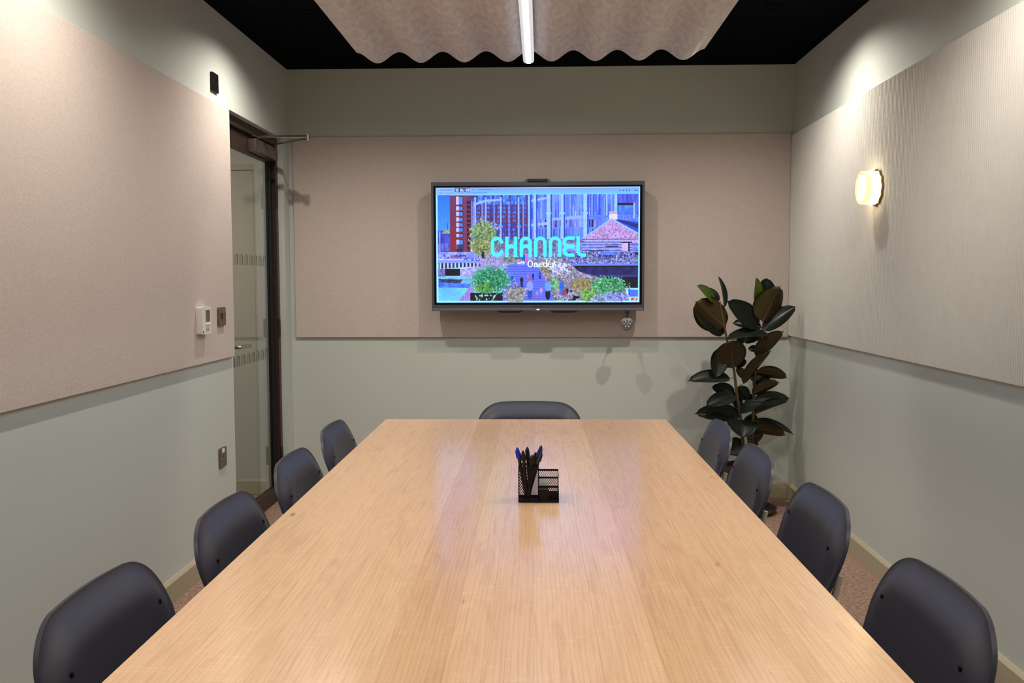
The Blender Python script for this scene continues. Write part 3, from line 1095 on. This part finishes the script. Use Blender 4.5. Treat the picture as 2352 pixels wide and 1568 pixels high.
foliage(ell(1690, 1095, 165, 85, .45), (32, 84, 70), (96, 166, 120), (186, 236, 196), .6)
foliage(ell(1500, 1175, 75, 65, .4), (60, 96, 60), (136, 176, 96), (196, 226, 150))
foliage(ell(1760, 1190, 120, 45, .6), (86, 84, 140), (156, 156, 226), (220, 220, 255))
foliage(ell(1600, 1210, 90, 30, .6), (70, 90, 120), (150, 166, 200), (220, 226, 255))
foliage(ell(1230, 920, 90, 50, .5), (120, 114, 150), (190, 184, 226), (232, 226, 255), .5)
paint(rect(1310, 1420, 1130, 1225) * np.clip((.55 - N30) * 7, 0, 1), (28, 26, 40))
# people on the path
for (px_, py_, hh, top, leg) in ((878, 1045, 110, (36, 34, 80), (60, 40, 80)), (955, 1110, 200, (150, 156, 230), (66, 84, 180)), (985, 1000, 70, (40, 40, 110), (60, 60, 160)),
                                 (935, 1000, 60, (226, 100, 150), (120, 120, 220)), (1048, 985, 80, (56, 80, 214), (40, 50, 120)), (1060, 1140, 100, (190, 150, 220), (120, 130, 230)),
                                 (1022, 1165, 90, (140, 150, 240), (200, 90, 140)), (1122, 1115, 200, (112, 160, 246), (24, 26, 50)), (1252, 1105, 150, (40, 112, 214), (80, 120, 220)),
                                 (788, 1015, 50, (40, 44, 110), (60, 70, 180)), (820, 1078, 30, (24, 24, 50), (24, 24, 50)), (1300, 1150, 110, (40, 36, 70), (150, 120, 190)), (1880, 1140, 70, (90, 110, 220), (70, 90, 200))):
    rw = hh * .15
    paint(ell(px_, py_ + hh * .25, rw * .75, hh * .27), leg)
    paint(ell(px_, py_ - hh * .12, rw, hh * .24), top)
    paint(ell(px_, py_ - hh * .42, hh * .075, hh * .085), (150, 110, 130))
paint(ell(1275, 1150, 26, 26), (150, 80, 110))
paint(rect(912, 926, 790, 870), (226, 120, 210))
paint(rect(930, 978, 790, 850), (160, 150, 250))
paint(rect(880, 912, 800, 850), (50, 90, 210))
paint(rect(984, 994, 815, 860), (230, 110, 160))
paint(rect(1898, 1958, 1200, 1224), (206, 70, 84))
for st_ in ([(1924, 1222), (1924, 1208), (1932, 1208), (1932, 1215), (1924, 1215)], [(1946, 1204), (1940, 1204), (1940, 1220)], [(1937, 1211), (1945, 1211)]):
    paint(stroke(st_, 3.5), (255, 250, 255))
IMG = IMG * PH[..., None] + (1 - PH[..., None]) * IMG
IMG = np.clip(IMG, 0, 255) * (1 + PH[..., None] * (.18 * vnoise(5, 5, 77)[..., None] - .09))
IMG = 255 * (np.clip(IMG, 0, 255) / 255) ** 1.22
IMG[..., 0] *= 0.94
# lettering
cy_ = (62, 228, 255)
SW = 31


def glyph(strokes, col=cy_, wd=SW):
    m_ = np.zeros(X.shape)
    for s_ in strokes:
        m_ = np.maximum(m_, stroke(s_, wd))
    return m_


def clip_ends(m_, y0, y1):
    return m_ * rect(0, 3000, y0, y1)


T, Bm = 629, 818
parts_ = []
parts_.append(glyph([arc(648, 687, 42, 10, 180) + [(606, 760)] + arc(648, 760, 42, 180, 350)]))
parts_.append(glyph([[(741, 610), (741, 830)], [(822, 610), (822, 830)], [(741, 830)] + arc(781.5, 757, 40, 180, 0) + [(822, 830)]]))
parts_.append(glyph([[(876, 830)] + arc(917, 686, 41, 180, 0) + [(958, 830)], arc(917, 757, 41, 180, 0)]))
for x0 in (1010, 1147):
    parts_.append(glyph([[(x0, 830)] + arc(x0 + 43, 688, 43, 180, 0) + [(x0 + 86, 830)]]))
parts_.append(glyph([[(1368, 645)] + [(1320, 645)] + arc(1312, 682, 37, 90, 270) + [(1368, 719)], [(1368, 727)] + arc(1316, 765, 38, 90, 270) + [(1370, 803)]]) * rect(0, 1370, 0, 3000))
parts_.append(glyph([[(1404, 610), (1404, 765)] + arc(1442, 765, 38, 180, 270) + [(1480, 803)]]) * rect(0, 1480, 0, 3000))
for m_ in parts_:
    m_ = clip_ends(m_, T, Bm)
    paint(m_, cy_)
wh = (226, 246, 255)


def small(strokes, wd):
    for s_ in strokes:
        paint(stroke(s_, wd), wh)


# with
small([[(838, 866), (845, 884), (851, 868), (857, 884), (864, 866)], [(870, 868), (870, 884)], [(870, 860), (870, 862)], [(880, 858), (880, 884), (886, 884)], [(876, 867), (886, 867)],
       [(893, 856), (893, 884)], [(893, 872), (898, 867), (904, 869), (904, 884)]], 4.5)
# Oneder: serif letters, thick uprights with small feet
small([arc(958, 882, 22, 0, 360, 24, ry=28)], 8)
small([[(940, 868), (938, 896)], [(978, 868), (978, 896)]], 9)


def serif_stem(x0, y0, y1, foot=True):
    small([[(x0, y0), (x0, y1)]], 10)
    if foot:
        small([[(x0 - 9, y1), (x0 + 9, y1)]], 4)
    small([[(x0 - 8, y0), (x0, y0)]], 4)


serif_stem(999, 876, 909)
small([[(1001, 882), (1010, 874), (1019, 875), (1022, 882)]], 6)
serif_stem(1022, 882, 909)
for ex0 in (1058, 1140):
    small([arc(ex0, 892, 17, -30, 320, 20, ry=18)[4:]], 6)
    small([[(ex0 - 15, 883), (ex0 - 15, 900)]], 9)
    small([[(ex0 - 14, 890), (ex0 + 15, 890)]], 4)
small([arc(1096, 892, 15, 0, 360, 20, ry=18)], 6)
small([[(1083, 884), (1083, 900)]], 8)
serif_stem(1112, 848, 909)
serif_stem(1170, 876, 909)
small([[(1172, 884), (1180, 875), (1190, 877)]], 7)

# the fine grid
sw, sh = J_[1] - J_[0], J_[3] - J_[2]
VX = np.linspace(J_[0], J_[1], NX)
VZ = np.linspace(J_[3], J_[2], NY)
co = np.zeros((NY, NX, 3), np.float32)
co[..., 0] = VX[None, :]
co[..., 1] = 0.006
co[..., 2] = VZ[:, None]
idx = np.arange(NX * NY).reshape(NY, NX)
quads = np.stack([idx[:-1, :-1], idx[1:, :-1], idx[1:, 1:], idx[:-1, 1:]], -1).reshape(-1, 4)
me = bpy.data.meshes.new('screen')
me.vertices.add(NX * NY)
me.vertices.foreach_set('co', co.ravel())
me.loops.add(quads.size)
me.loops.foreach_set('vertex_index', quads.ravel().astype(np.int32))
me.polygons.add(len(quads))
me.polygons.foreach_set('loop_start', np.arange(0, quads.size, 4, dtype=np.int32))
me.update()
me.validate()
ca = me.color_attributes.new('picture', 'FLOAT_COLOR', 'POINT')
v = np.clip(IMG, 0, 255) / 255
linv = np.where(v <= .04045, v / 12.92, ((v + .055) / 1.055) ** 2.4)
rgba = np.ones((NY, NX, 4), np.float32)
rgba[..., :3] = linv
ca.data.foreach_set('color', rgba.ravel())
m_scr = bpy.data.materials.new('lit_screen')
m_scr.use_nodes = True
b_ = m_scr.node_tree.nodes['Principled BSDF']
b_.inputs['Base Color'].default_value = (0.01, 0.01, 0.012, 1)
b_.inputs['Roughness'].default_value = 0.35
at_ = node(m_scr, 'ShaderNodeVertexColor', layer_name='picture')
lk(m_scr, at_, 'Color', b_, 'Emission Color')
b_.inputs['Emission Strength'].default_value = 1.4
link('screen', me, m_scr, tv)

# ------------------------------------------------------------------ puck hanging under the display
pc = at(1440, 743, D - 0.205)
puck = empty('sharing_puck', (pc.x, pc.y, pc.z))
tag(puck, 'small grey rounded puck hanging on a cable under the display corner', 'wireless puck')
m_puck = mat('puck_grey', (128, 122, 124), 0.4, metal=0.3)
out = []
for k in range(40):
    a = 2 * PI * k / 40
    r = 0.0375 * (1 + 0.07 * math.cos(3 * (a + PI / 2)))
    out.append((r * math.cos(a), r * math.sin(a) * (1.0 if math.sin(a) > 0 else 1.06)))
bb = MB()
prev = None
for (sc, yy) in ((0.0, -0.014), (0.55, -0.0138), (0.82, -0.012), (0.95, -0.008), (1.0, 0.0), (0.95, 0.008), (0.8, 0.011), (0.0, 0.012)):
    ringv = [bb.bm.verts.new((x * max(sc, 0.001), yy, z * max(sc, 0.001))) for x, z in out]
    if prev:
        for k in range(40):
            bb.bm.faces.new((prev[k], prev[(k + 1) % 40], ringv[(k + 1) % 40], ringv[k]))
    prev = ringv
bb.build('body', m_puck, puck, smooth=40)
MB().lathe([(0.0205, -0.0005), (0.0225, -0.0005), (0.0225, 0.0005), (0.0205, 0.0005)], (0, -0.0141, 0), (0, 1, 0), 32, True).build('button_ring', m_blackplastic, puck)
m_dot = emat('puck_light', (1, 1, 1), 1.0)
for k in range(6):
    a = math.radians(65 + 60 * k - 5)
    MB().cyl((0.0195 * math.cos(a), -0.0135, 0.0195 * math.sin(a)), (0.0195 * math.cos(a), -0.0155, 0.0195 * math.sin(a)), 0.0019, n=10).build('indicator_light', m_dot, puck)
zt = 1.160 - pc.z
MB().tube([(0.0, 0.0, 0.036), (0.0, 0.0, 0.05), (0.0, 0.012, zt - 0.012), (0.0, 0.042, zt - 0.011)], 0.0042, n=8).build('cable', m_blackplastic, puck)
MB().box(-0.004, 0.016, 0.03, 0.058, zt - 0.02, zt - 0.0006, bev=0.002).build('plug', m_blackplastic, puck)

# ------------------------------------------------------------------ fittings on the left wall
xw = -L


def plate(name, x, y0, y1, z0, z1, t, m, label, cat):
    e = empty(name, (x, (y0 + y1) / 2, z0))
    tag(e, label, cat)
    hy_, hz = (y1 - y0) / 2, z1 - z0
    MB().prism(rrect(2 * hy_, hz, 0.006, 4, 0, hz / 2), 0.0004, t, 'yz').build('plate', m, e, smooth=40)
    return e, hy_, hz


e, hy_, hz = plate('blank_cable_plate', xw, 4.305, 4.39, 2.236, 2.325, 0.010, m_blackmetal, 'small black outlet plate high on the wall above the felt panel', 'wall plate')
for sy in (-0.03, 0.03):
    MB().cyl((0.0102, sy, hz / 2), (0.0115, sy, hz / 2), 0.004, n=12).build('screw', m_steel, e)
XP = xw + PT
e, hy_, hz = plate('thermostat', XP, 4.012, 4.122, 1.104, 1.226, 0.028, m_white, 'white wall thermostat with a grey screen on the felt panel', 'thermostat')
MB().box(0.0282, 0.029, -0.012, 0.040, 0.056, 0.108).build('lcd_screen', m_lcd, e)
MB().box(0.0282, 0.0315, -0.014, 0.044, 0.040, 0.047, bev=0.001).build('button_bar', m_white, e)
for k in range(4):
    MB().box(0.0282, 0.0295, -0.012 + 0.011 * k, -0.005 + 0.011 * k, 0.012, 0.028).build('button', mat('button_grey', (176, 170, 164), 0.5), e)
MB().cyl((0.028, -0.045, 0.01), (0.0295, -0.045, 0.01), 0.004, n=12).build('sensor', m_blackplastic, e)
e, hy_, hz = plate('light_switch', XP, 4.276, 4.366, 1.130, 1.217, 0.011, m_darksteel, 'brushed steel light switch on the felt panel beside the thermostat', 'light switch')
MB().prism([(0.0112, 0.030), (0.0145, 0.032), (0.0185, 0.058), (0.0112, 0.060)], -0.012, 0.030, 'xz').build('rocker', m_darksteel, e)
e, hy_, hz = plate('power_socket', xw, 4.293, 4.383, 0.440, 0.536, 0.009, m_darksteel, 'brushed steel power socket low on the wall near the glass door', 'power socket')
MB().box(0.0092, 0.0135, -0.022, 0.006, 0.072, 0.092, bev=0.001).build('switch_rocker', m_white, e)
for (sy, sz, w1, h1) in ((0, 0.052, 0.005, 0.010), (-0.012, 0.028, 0.009, 0.005), (0.012, 0.028, 0.009, 0.005)):
    MB().box(0.0086, 0.0094, sy - w1 / 2, sy + w1 / 2, sz - h1 / 2, sz + h1 / 2).build('pin_hole', m_gasket, e)

# ------------------------------------------------------------------ glass sconce on the ribbed panel
sc = empty('wall_sconce', (R - tr_, 4.172, 1.750))
tag(sc, 'round lit glass wall sconce with a brass back plate on the ribbed panel', 'wall lamp')
m_brass = mat('aged_brass', (112, 90, 52), 0.4, metal=0.9)
pts = []
for k in range(72):
    a = 2 * PI * k / 72
    r = 0.0785 + 0.0042 * math.cos(12 * a)
    pts.append((r * math.cos(a), r * math.sin(a)))
MB().prism(pts, -0.010, -0.0003, 'yz').build('back_plate', m_brass, sc)
m_opalwarm = emat('lit_opal_glass', (1.0, 0.80, 0.46), 7.0, (250, 240, 220))
MB().lathe([(0.0001, 0.040), (0.060, 0.040), (0.062, 0.041), (0.0725, 0.041), (0.0735, 0.039), (0.0735, 0.0), (0.0001, 0.0)], (-0.0105, 0, 0), (-1, 0, 0), 56).build('opal_drum', m_opalwarm, sc)
m_amber = emat('lit_amber_glass', (1.0, 0.84, 0.46), 0.95, (240, 214, 150))  # emission stands in for the drum's light passing through the rim
m_seam = emat('amber_seam', (1.0, 0.55, 0.22), 0.55, (220, 170, 110))  # weaker emission imitates drum light caught in the seams
MB().lathe([(0.0640, 0.0425), (0.0725, 0.0425), (0.0735, 0.0445), (0.0735, 0.060), (0.0715, 0.063), (0.0665, 0.063), (0.0645, 0.060)], (-0.0105, 0, 0), (-1, 0, 0), 56, True).build('glass_rim', m_amber, sc)
MB().lathe([(0.0630, 0.0412), (0.0728, 0.0412), (0.0728, 0.0424), (0.0630, 0.0424)], (-0.0105, 0, 0), (-1, 0, 0), 56, True).build('seam_ring', m_seam, sc)
MB().lathe([(0.0605, 0.0604), (0.0643, 0.0604), (0.0643, 0.0618), (0.0605, 0.0618)], (-0.0105, 0, 0), (-1, 0, 0), 56, True).build('seam_ring', m_seam, sc)

# ------------------------------------------------------------------ desk organiser
OX, OY = -0.061, 2.392
org = empty('desk_organiser', (OX, OY, TZ))
tag(org, 'black wire mesh desk organiser full of pens on the table', 'desk organiser')


def wire_panel(o, u, vv, wd, ht, cell=0.0050, r=0.00038):
    """diamond wire mesh with a solid rim top and bottom; o corner, u and v unit directions"""
    b = MB()
    o, u, vv = Vector(o), Vector(u), Vector(vv)
    nn = u.cross(vv)

    def bar(a, c, r_, r2=None):
        r2 = r2 or r_
        d = (c - a).normalized()
        s_ = d.cross(nn).normalized()
        q = [b.bm.verts.new(p + s_ * i * r_ + nn * j * r2) for p in (a, c) for i, j in ((-1, -1), (1, -1), (1, 1), (-1, 1))]
        for k in range(4):
            b.bm.faces.new((q[k], q[(k + 1) % 4], q[4 + (k + 1) % 4], q[4 + k]))
    for sgn in (1, -1):
        c0 = -ht * 0.62 if sgn > 0 else 0.0
        c1 = wd if sgn > 0 else wd + ht * 0.62
        k = c0
        while k < c1:
            # line x = k + sgn * 0.62 * y
            ys_ = []
            for yv in (0.0, ht):
                ys_.append((k + sgn * 0.62 * yv, yv))
            (xa, ya), (xb, yb) = ys_
            t0, t1 = 0.0, 1.0
            dx = xb - xa
            for lim, s_ in ((0.0, 1), (wd, -1)):
                fa, fb = s_ * (xa - lim), s_ * (xb - lim)
                if fa < 0 and fb < 0:
                    t0, t1 = 1, 0
                elif fa < 0:
                    t0 = max(t0, fa / (fa - fb))
                elif fb < 0:
                    t1 = min(t1, fa / (fa - fb))
            if t1 - t0 > 0.02:
                bar(o + u * (xa + dx * t0) + vv * ht * t0, o + u * (xa + dx * t1) + vv * ht * t1, r)
            k += cell
    for zz, rr in ((0.0038, 0.0038), (ht - 0.0025, 0.0025)):
        bar(o + vv * zz, o + u * wd + vv * zz, rr, 0.0009)
    bar(o, o + vv * ht, 0.0009)
    bar(o + u * wd, o + u * wd + vv * ht, 0.0009)
    return b


CW, CD, CH = 0.0525, 0.055, 0.095
X_, Y_, Z_ = (1, 0, 0), (0, 1, 0), (0, 0, 1)
wire_panel((0, 0, 0), X_, Z_, CW, CH).build('mesh_side', m_blackmetal, org, smooth=None)
wire_panel((0, CD, 0), X_, Z_, CW, CH).build('mesh_side', m_blackmetal, org, smooth=None)
wire_panel((0, 0, 0), Y_, Z_, CD, CH).build('mesh_side', m_blackmetal, org, smooth=None)
wire_panel((CW, 0, 0), Y_, Z_, CD, CH).build('mesh_side', m_blackmetal, org, smooth=None)
W2 = 0.106
for yy, hh in ((0.0, 0.032), (0.024, 0.040), (0.055, 0.058), (0.098, 0.070)):
    wire_panel((CW, yy, 0), X_, Z_, W2 - CW, hh).build('mesh_divider', m_blackmetal, org, smooth=None)
wire_panel((CW, CD, 0), Y_, Z_, 0.098 - CD, 0.064).build('mesh_side', m_blackmetal, org, smooth=None)
wire_panel((W2, 0, 0), Y_, Z_, 0.055, 0.034).build('mesh_side', m_blackmetal, org, smooth=None)
wire_panel((W2, 0.055, 0), Y_, Z_, 0.043, 0.064).build('mesh_side', m_blackmetal, org, smooth=None)
MB().box(0, CW, 0, CD, 0.0001, 0.0012).box(CW, W2, 0, 0.098, 0.0001, 0.0012).build('base', m_blackmetal, org, smooth=None)
# contents
np_ = MB().box(-0.012, 0.012, -0.003, 0.003, 0, 0.050, bev=0.0006, seg=1).build('note_pad', m_white, None, loc=(OX + CW + 0.016, OY + 0.064, TZ + 0.003), rot=(-0.5, 0, 0))
tag(np_, 'small white note pad standing in the back tray of the organiser', 'note pad')
eb = MB().box(-0.0125, 0.0125, -0.009, 0.009, 0, 0.034, bev=0.001, seg=1).build('staple_box', m_blackplastic, None, loc=(OX + CW + 0.0145, OY + 0.012, TZ + 0.0013))
tag(eb, 'small black box in the low front tray of the organiser', 'box')
m_blue = mat('blue_pen', (24, 40, 190), 0.25)
m_navy = mat('navy_pen', (28, 34, 96), 0.3)
m_barrel = mat('pen_barrel', (26, 26, 26), 0.3)


def pen(bx, by, tip_px, tip_y, m_cap, label, cap=0.035):
    tip = at(tip_px[0], tip_px[1], tip_y)
    base = Vector((OX + bx, OY + by, TZ + 0.0055))
    d = tip - base
    ln = d.length
    e_ = empty('pen', base)
    e_.rotation_euler = d.to_track_quat('Z', 'Y').to_euler()
    tag(e_, label, 'pen', 'pens in the organiser cup')
    MB().lathe([(0.0001, -0.002), (0.0014, 0.0), (0.0044, 0.014), (0.0047, 0.02), (0.0047, ln - cap), (0.0001, ln - cap)], (0, 0, 0), (0, 0, 1), 14).build('barrel', m_barrel, e_)
    cp = MB().lathe([(0.0048, ln - cap), (0.0060, ln - cap), (0.0058, ln - cap * .5), (0.0042, ln - 0.005), (0.0014, ln), (0.0001, ln)], (0, 0, 0), (0, 0, 1), 14).build('cap', m_cap, e_)
    MB().box(-0.0016, 0.0016, -0.0071, -0.0057, ln - cap * 0.95, ln - 0.006, bev=0.0004, seg=1).build('clip', m_cap, cp)


pen(0.020, 0.030, (1187.5, 1027), 2.415, m_blue, 'pen with a bright blue cap leaning left out of the organiser cup', 0.030)
pen(0.022, 0.020, (1201, 1034), 2.410, m_blackplastic, 'black capped pen beside the bright blue one in the organiser cup', 0.028)
pen(0.030, 0.040, (1211, 1026), 2.425, m_blackplastic, 'tallest black pen in the middle of the organiser cup', 0.034)
pen(0.026, 0.012, (1222, 1044), 2.405, m_blackplastic, 'shortest black pen in the organiser cup, with a glossy clip', 0.022)
pen(0.016, 0.044, (1231, 1038), 2.430, m_blackplastic, 'black pen leaning right between the short pen and the navy one', 0.028)
pen(0.014, 0.022, (1244, 1022.5), 2.415, m_navy, 'pen with a navy cap leaning furthest right out of the organiser cup', 0.032)
pen(0.024, 0.048, (1243.5, 1035), 2.436, m_blackplastic, 'black pen leaning right just below the navy capped one', 0.030)

# ------------------------------------------------------------------ rubber plant in the corner
PY = D - 0.36
pb = at(1712, 1100, PY)
plant = empty('rubber_plant', (pb.x, PY, 0.0))
tag(plant, 'tall rubber plant with dark glossy leaves in the back corner', 'plant')
PO = Vector((pb.x, PY, 0.0))


def pl(zx, zy, dy=0.0):
    """point of the plant picture (crop units) at depth PY + dy, in the plant's frame"""
    return at(1560 + zx / 3.5625, 620 + zy / 3.5625, PY + dy) - PO


MB().lathe([(0.0001, 0.0), (0.105, 0.0), (0.112, 0.01), (0.135, 0.24), (0.138, 0.25), (0.128, 0.25), (0.124, 0.225), (0.0001, 0.225)], (0, 0, 0.022), (0, 0, 1), 40).build('pot', m_pot, plant)
MB().lathe([(0.0001, 0.0), (0.165, 0.0), (0.18, 0.03), (0.174, 0.03), (0.16, 0.006), (0.0001, 0.006)], (0, 0, 0.0002), (0, 0, 1), 40).build('saucer', m_pot, plant)
MB().lathe([(0.0001, 0.006), (0.06, 0.004), (0.123, 0.0)], (0, 0, 0.248), (0, 0, 1), 30).build('soil', m_soil, plant)
stems = [([(560, 1560, 0), (520, 1400, 0), (500, 1200, -0.02), (470, 1000, -0.03), (445, 800, -0.03), (400, 610, -0.02), (372, 470, -0.02), (335, 260, -0.01)], 0.0105),
         ([(585, 1560, 0.02), (600, 1400, 0.03), (610, 1050, 0.04), (628, 780, 0.03), (648, 600, 0.02), (690, 430, 0.0), (655, 250, 0.0)], 0.0095)]
STEMPTS = []
for pts_, r in stems:
    P3 = [pl(*q) for q in pts_]
    P3[0].z = 0.20
    P3[0].x = P3[1].x * 0.5
    # smooth the stem
    fine = []
    for i in range(len(P3) - 1):
        p0_, p1_, p2_, p3_ = P3[max(i - 1, 0)], P3[i], P3[i + 1], P3[min(i + 2, len(P3) - 1)]
        for k in range(5):
            t = k / 5
            fine.append(0.5 * ((2 * p1_) + (p2_ - p0_) * t + (2 * p0_ - 5 * p1_ + 4 * p2_ - p3_) * t * t + (3 * p1_ - p0_ - 3 * p2_ + p3_) * t ** 3))
    fine.append(P3[-1])
    STEMPTS += fine
    rs = [r * (1.1 - 0.65 * i / len(fine)) for i in range(len(fine))]
    MB().tube(fine, rs, n=10).build('stem', m_stem, plant, smooth=True)


def leaf(bz, tz, wpx, face, bd=0.0, td=0.0, young=False, droop=0.10):
    """leaf from base to tip (crop units, depth offsets); wpx its visible width; face T or U is the side turned to the room"""
    a, c = pl(bz[0], bz[1], bd), pl(tz[0], tz[1], td)
    ax = c - a
    ln = ax.length
    d = ax.normalized()
    vis = wpx / 3.5625 / 395.0
    vis *= 1.25
    a = a - ax * 0.02
    c = c + ax * 0.06
    ax = c - a
    ln = ax.length
    wd = max(vis * 1.02, min(0.55 * ln, 0.115))
    ca = min(1.0, vis / wd)
    view = Vector((0.2, -1, 0.1))
    view = (view - d * view.dot(d)).normalized()
    side = d.cross(view).normalized()
    # tilt the blade so that its visible width matches; its upper side leans upward
    ang = math.acos(ca)
    nrm = view * math.cos(ang) + side * math.sin(ang) * (1 if side.z > 0 else -1)
    if face == 'U':
        nrm = -(view * math.cos(ang) - side * math.sin(ang) * (1 if side.z > 0 else -1))
    side = d.cross(nrm).normalized()
    nt, ns = 20, 4
    G = []
    for i in range(nt + 1):
        t = i / nt
        hw = wd / 2 * (math.sin(PI * min(1, t ** 0.85)) ** (0.48 if face == 'U' else 0.55)) * (1 - 0.3 * t ** 4) if 0 < t < 0.95 else (wd * 0.035 if 0 < t < 1 else 0.0)
        row = []
        for j in range(-ns, ns + 1):
            s_ = j / ns
            lift = 0.17 * wd * abs(s_) ** 1.4 - droop * ln * (t - 0.5) ** 2 * 1.2 + droop * ln * 0.3
            if t > 0.93:
                lift -= 0.0
            p_ = a + d * (ln * t) + side * (hw * s_) + nrm * (lift * math.sin(PI * t) ** 0.5 if 0 < t < 1 else 0)
            row.append(p_)
        G.append(row)
    V, F, MI = [], [], []
    w_n = 2 * ns + 1
    for i in range(nt + 1):
        for j in range(w_n):
            V.append(G[i][j] + nrm * 0.0006)
    K = len(V)
    for i in range(nt + 1):
        for j in range(w_n):
            V.append(G[i][j] - nrm * 0.0006)
    for i in range(nt):
        for j in range(w_n - 1):
            q = i * w_n + j
            F.append((q, q + 1, q + w_n + 1, q + w_n))
            MI.append(0)
            F.append((K + q, K + q + w_n, K + q + w_n + 1, K + q + 1))
            MI.append(1)
    for i in range(nt):
        for j in (0, w_n - 1):
            q = i * w_n + j
            F.append((q, q + w_n, K + q + w_n, K + q))
            MI.append(0)
    # midrib, proud on both faces
    for sgn in (1, -1):
        k0 = len(V)
        for i in range(nt + 1):
            t = i / nt
            r_ = 0.0020 * (1 - 0.8 * t)
            p_ = G[i][ns]
            V += [p_ - side * r_ + nrm * 0.0006 * sgn, p_ + nrm * (0.0006 + r_ * .8) * sgn, p_ + side * r_ + nrm * 0.0006 * sgn]
        for i in range(nt):
            q = k0 + 3 * i
            F += [(q, q + 1, q + 4, q + 3), (q + 1, q + 2, q + 5, q + 4)]
            MI += [2 if sgn < 0 else 3] * 2
    # petiole back to the nearest point of a stem
    near = min(STEMPTS, key=lambda q_: (q_ - a).length)
    if 0.008 < (near - a).length < 0.13:
        dd = (near - a).normalized()
        s1 = dd.orthogonal().normalized() * 0.0026
        s2 = dd.cross(s1).normalized() * 0.0026
        k0 = len(V)
        for p_ in (a + d * 0.004, near):
            V += [p_ + s1, p_ + s2, p_ - s1, p_ - s2]
        for k in range(4):
            F.append((k0 + k, k0 + (k + 1) % 4, k0 + 4 + (k + 1) % 4, k0 + 4 + k))
            MI.append(2)
    me_ = mesh_from('leaf', V, F, True)
    for m_ in ((m_leaf_young, m_leaf_young, m_leaf_rib, m_leaf_young) if young else (m_leaf_top, m_leaf_under, m_leaf_rib, m_leaf_top)):
        me_.materials.append(m_)
    me_.polygons.foreach_set('material_index', MI)
    link('leaf', me_, None, plant)


LV = [
    ((285, 262), (150, 132), 78, 'T', -.01, -.05, True), ((320, 258), (232, 150), 60, 'T', .0, .02), ((368, 300), (322, 66), 66, 'T', .0, .02),
    ((372, 462), (148, 268), 200, 'U', -.02, -.07), ((362, 515), (140, 330), 150, 'T', .0, -.03), ((625, 275), (628, 70), 82, 'T', -.02, -.03, True),
    ((700, 215), (712, 72), 112, 'T', .02, .02), ((688, 418), (822, 146), 205, 'U', -.02, -.06), ((695, 490), (942, 308), 96, 'T', .0, .02),
    ((640, 462), (398, 262), 150, 'T', .0, -.05), ((668, 470), (446, 438), 84, 'T', .03, .06), ((724, 525), (404, 562), 66, 'T', -.02, -.10),
    ((672, 505), (535, 590), 90, 'U', .04, .05), ((632, 705), (846, 512), 118, 'U', .0, -.03), ((444, 798), (425, 592), 205, 'U', -.04, -.11),
    ((345, 650), (300, 872), 118, 'T', .0, -.05), ((410, 885), (88, 908), 84, 'T', -.02, -.06), ((530, 925), (742, 676), 100, 'U', .0, -.03),
    ((640, 832), (874, 884), 74, 'U', .02, .02), ((450, 1005), (272, 958), 92, 'T', .03, .05), ((600, 1010), (812, 925), 86, 'U', .02, .0),
    ((610, 960), (732, 868), 90, 'T', .06, .08), ((455, 1038), (228, 1112), 84, 'T', -.03, -.09), ((490, 1178), (142, 1176), 118, 'T', .0, -.03),
    ((615, 1090), (888, 1052), 92, 'T', .02, .05), ((500, 1152), (682, 1092), 58, 'T', -.04, -.12), ((612, 1172), (870, 1085), 80, 'U', .04, .06),
    ((500, 1228), (516, 1370), 200, 'T', -.04, -.13), ((618, 1240), (916, 1338), 58, 'T', .0, .0), ((600, 1288), (858, 1352), 80, 'U', -.02, -.05),
    ((560, 1395), (690, 1335), 110, 'U', .03, .05), ((520, 1400), (390, 1490), 120, 'T', .03, .04), ((560, 1410), (640, 1425), 80, 'T', .03, .05),
    ((640, 640), (568, 646), 44, 'T', .03, .05), ((450, 780), (545, 742), 60, 'T', .03, .06), ((480, 605), (548, 516), 54, 'T', .0, .0),
    ((560, 880), (470, 800), 60, 'U', .04, .06), ((590, 900), (700, 820), 70, 'T', .05, .06), ((480, 960), (560, 1060), 90, 'T', .05, .06),
    ((490, 1130), (430, 1000), 80, 'T', .06, .07), ((590, 1150), (560, 1010), 90, 'T', .06, .07), ((540, 1300), (620, 1180), 90, 'T', .06, .07),
    ((500, 1300), (430, 1220), 70, 'T', .05, .06),
]
for q in LV:
    leaf(*q)
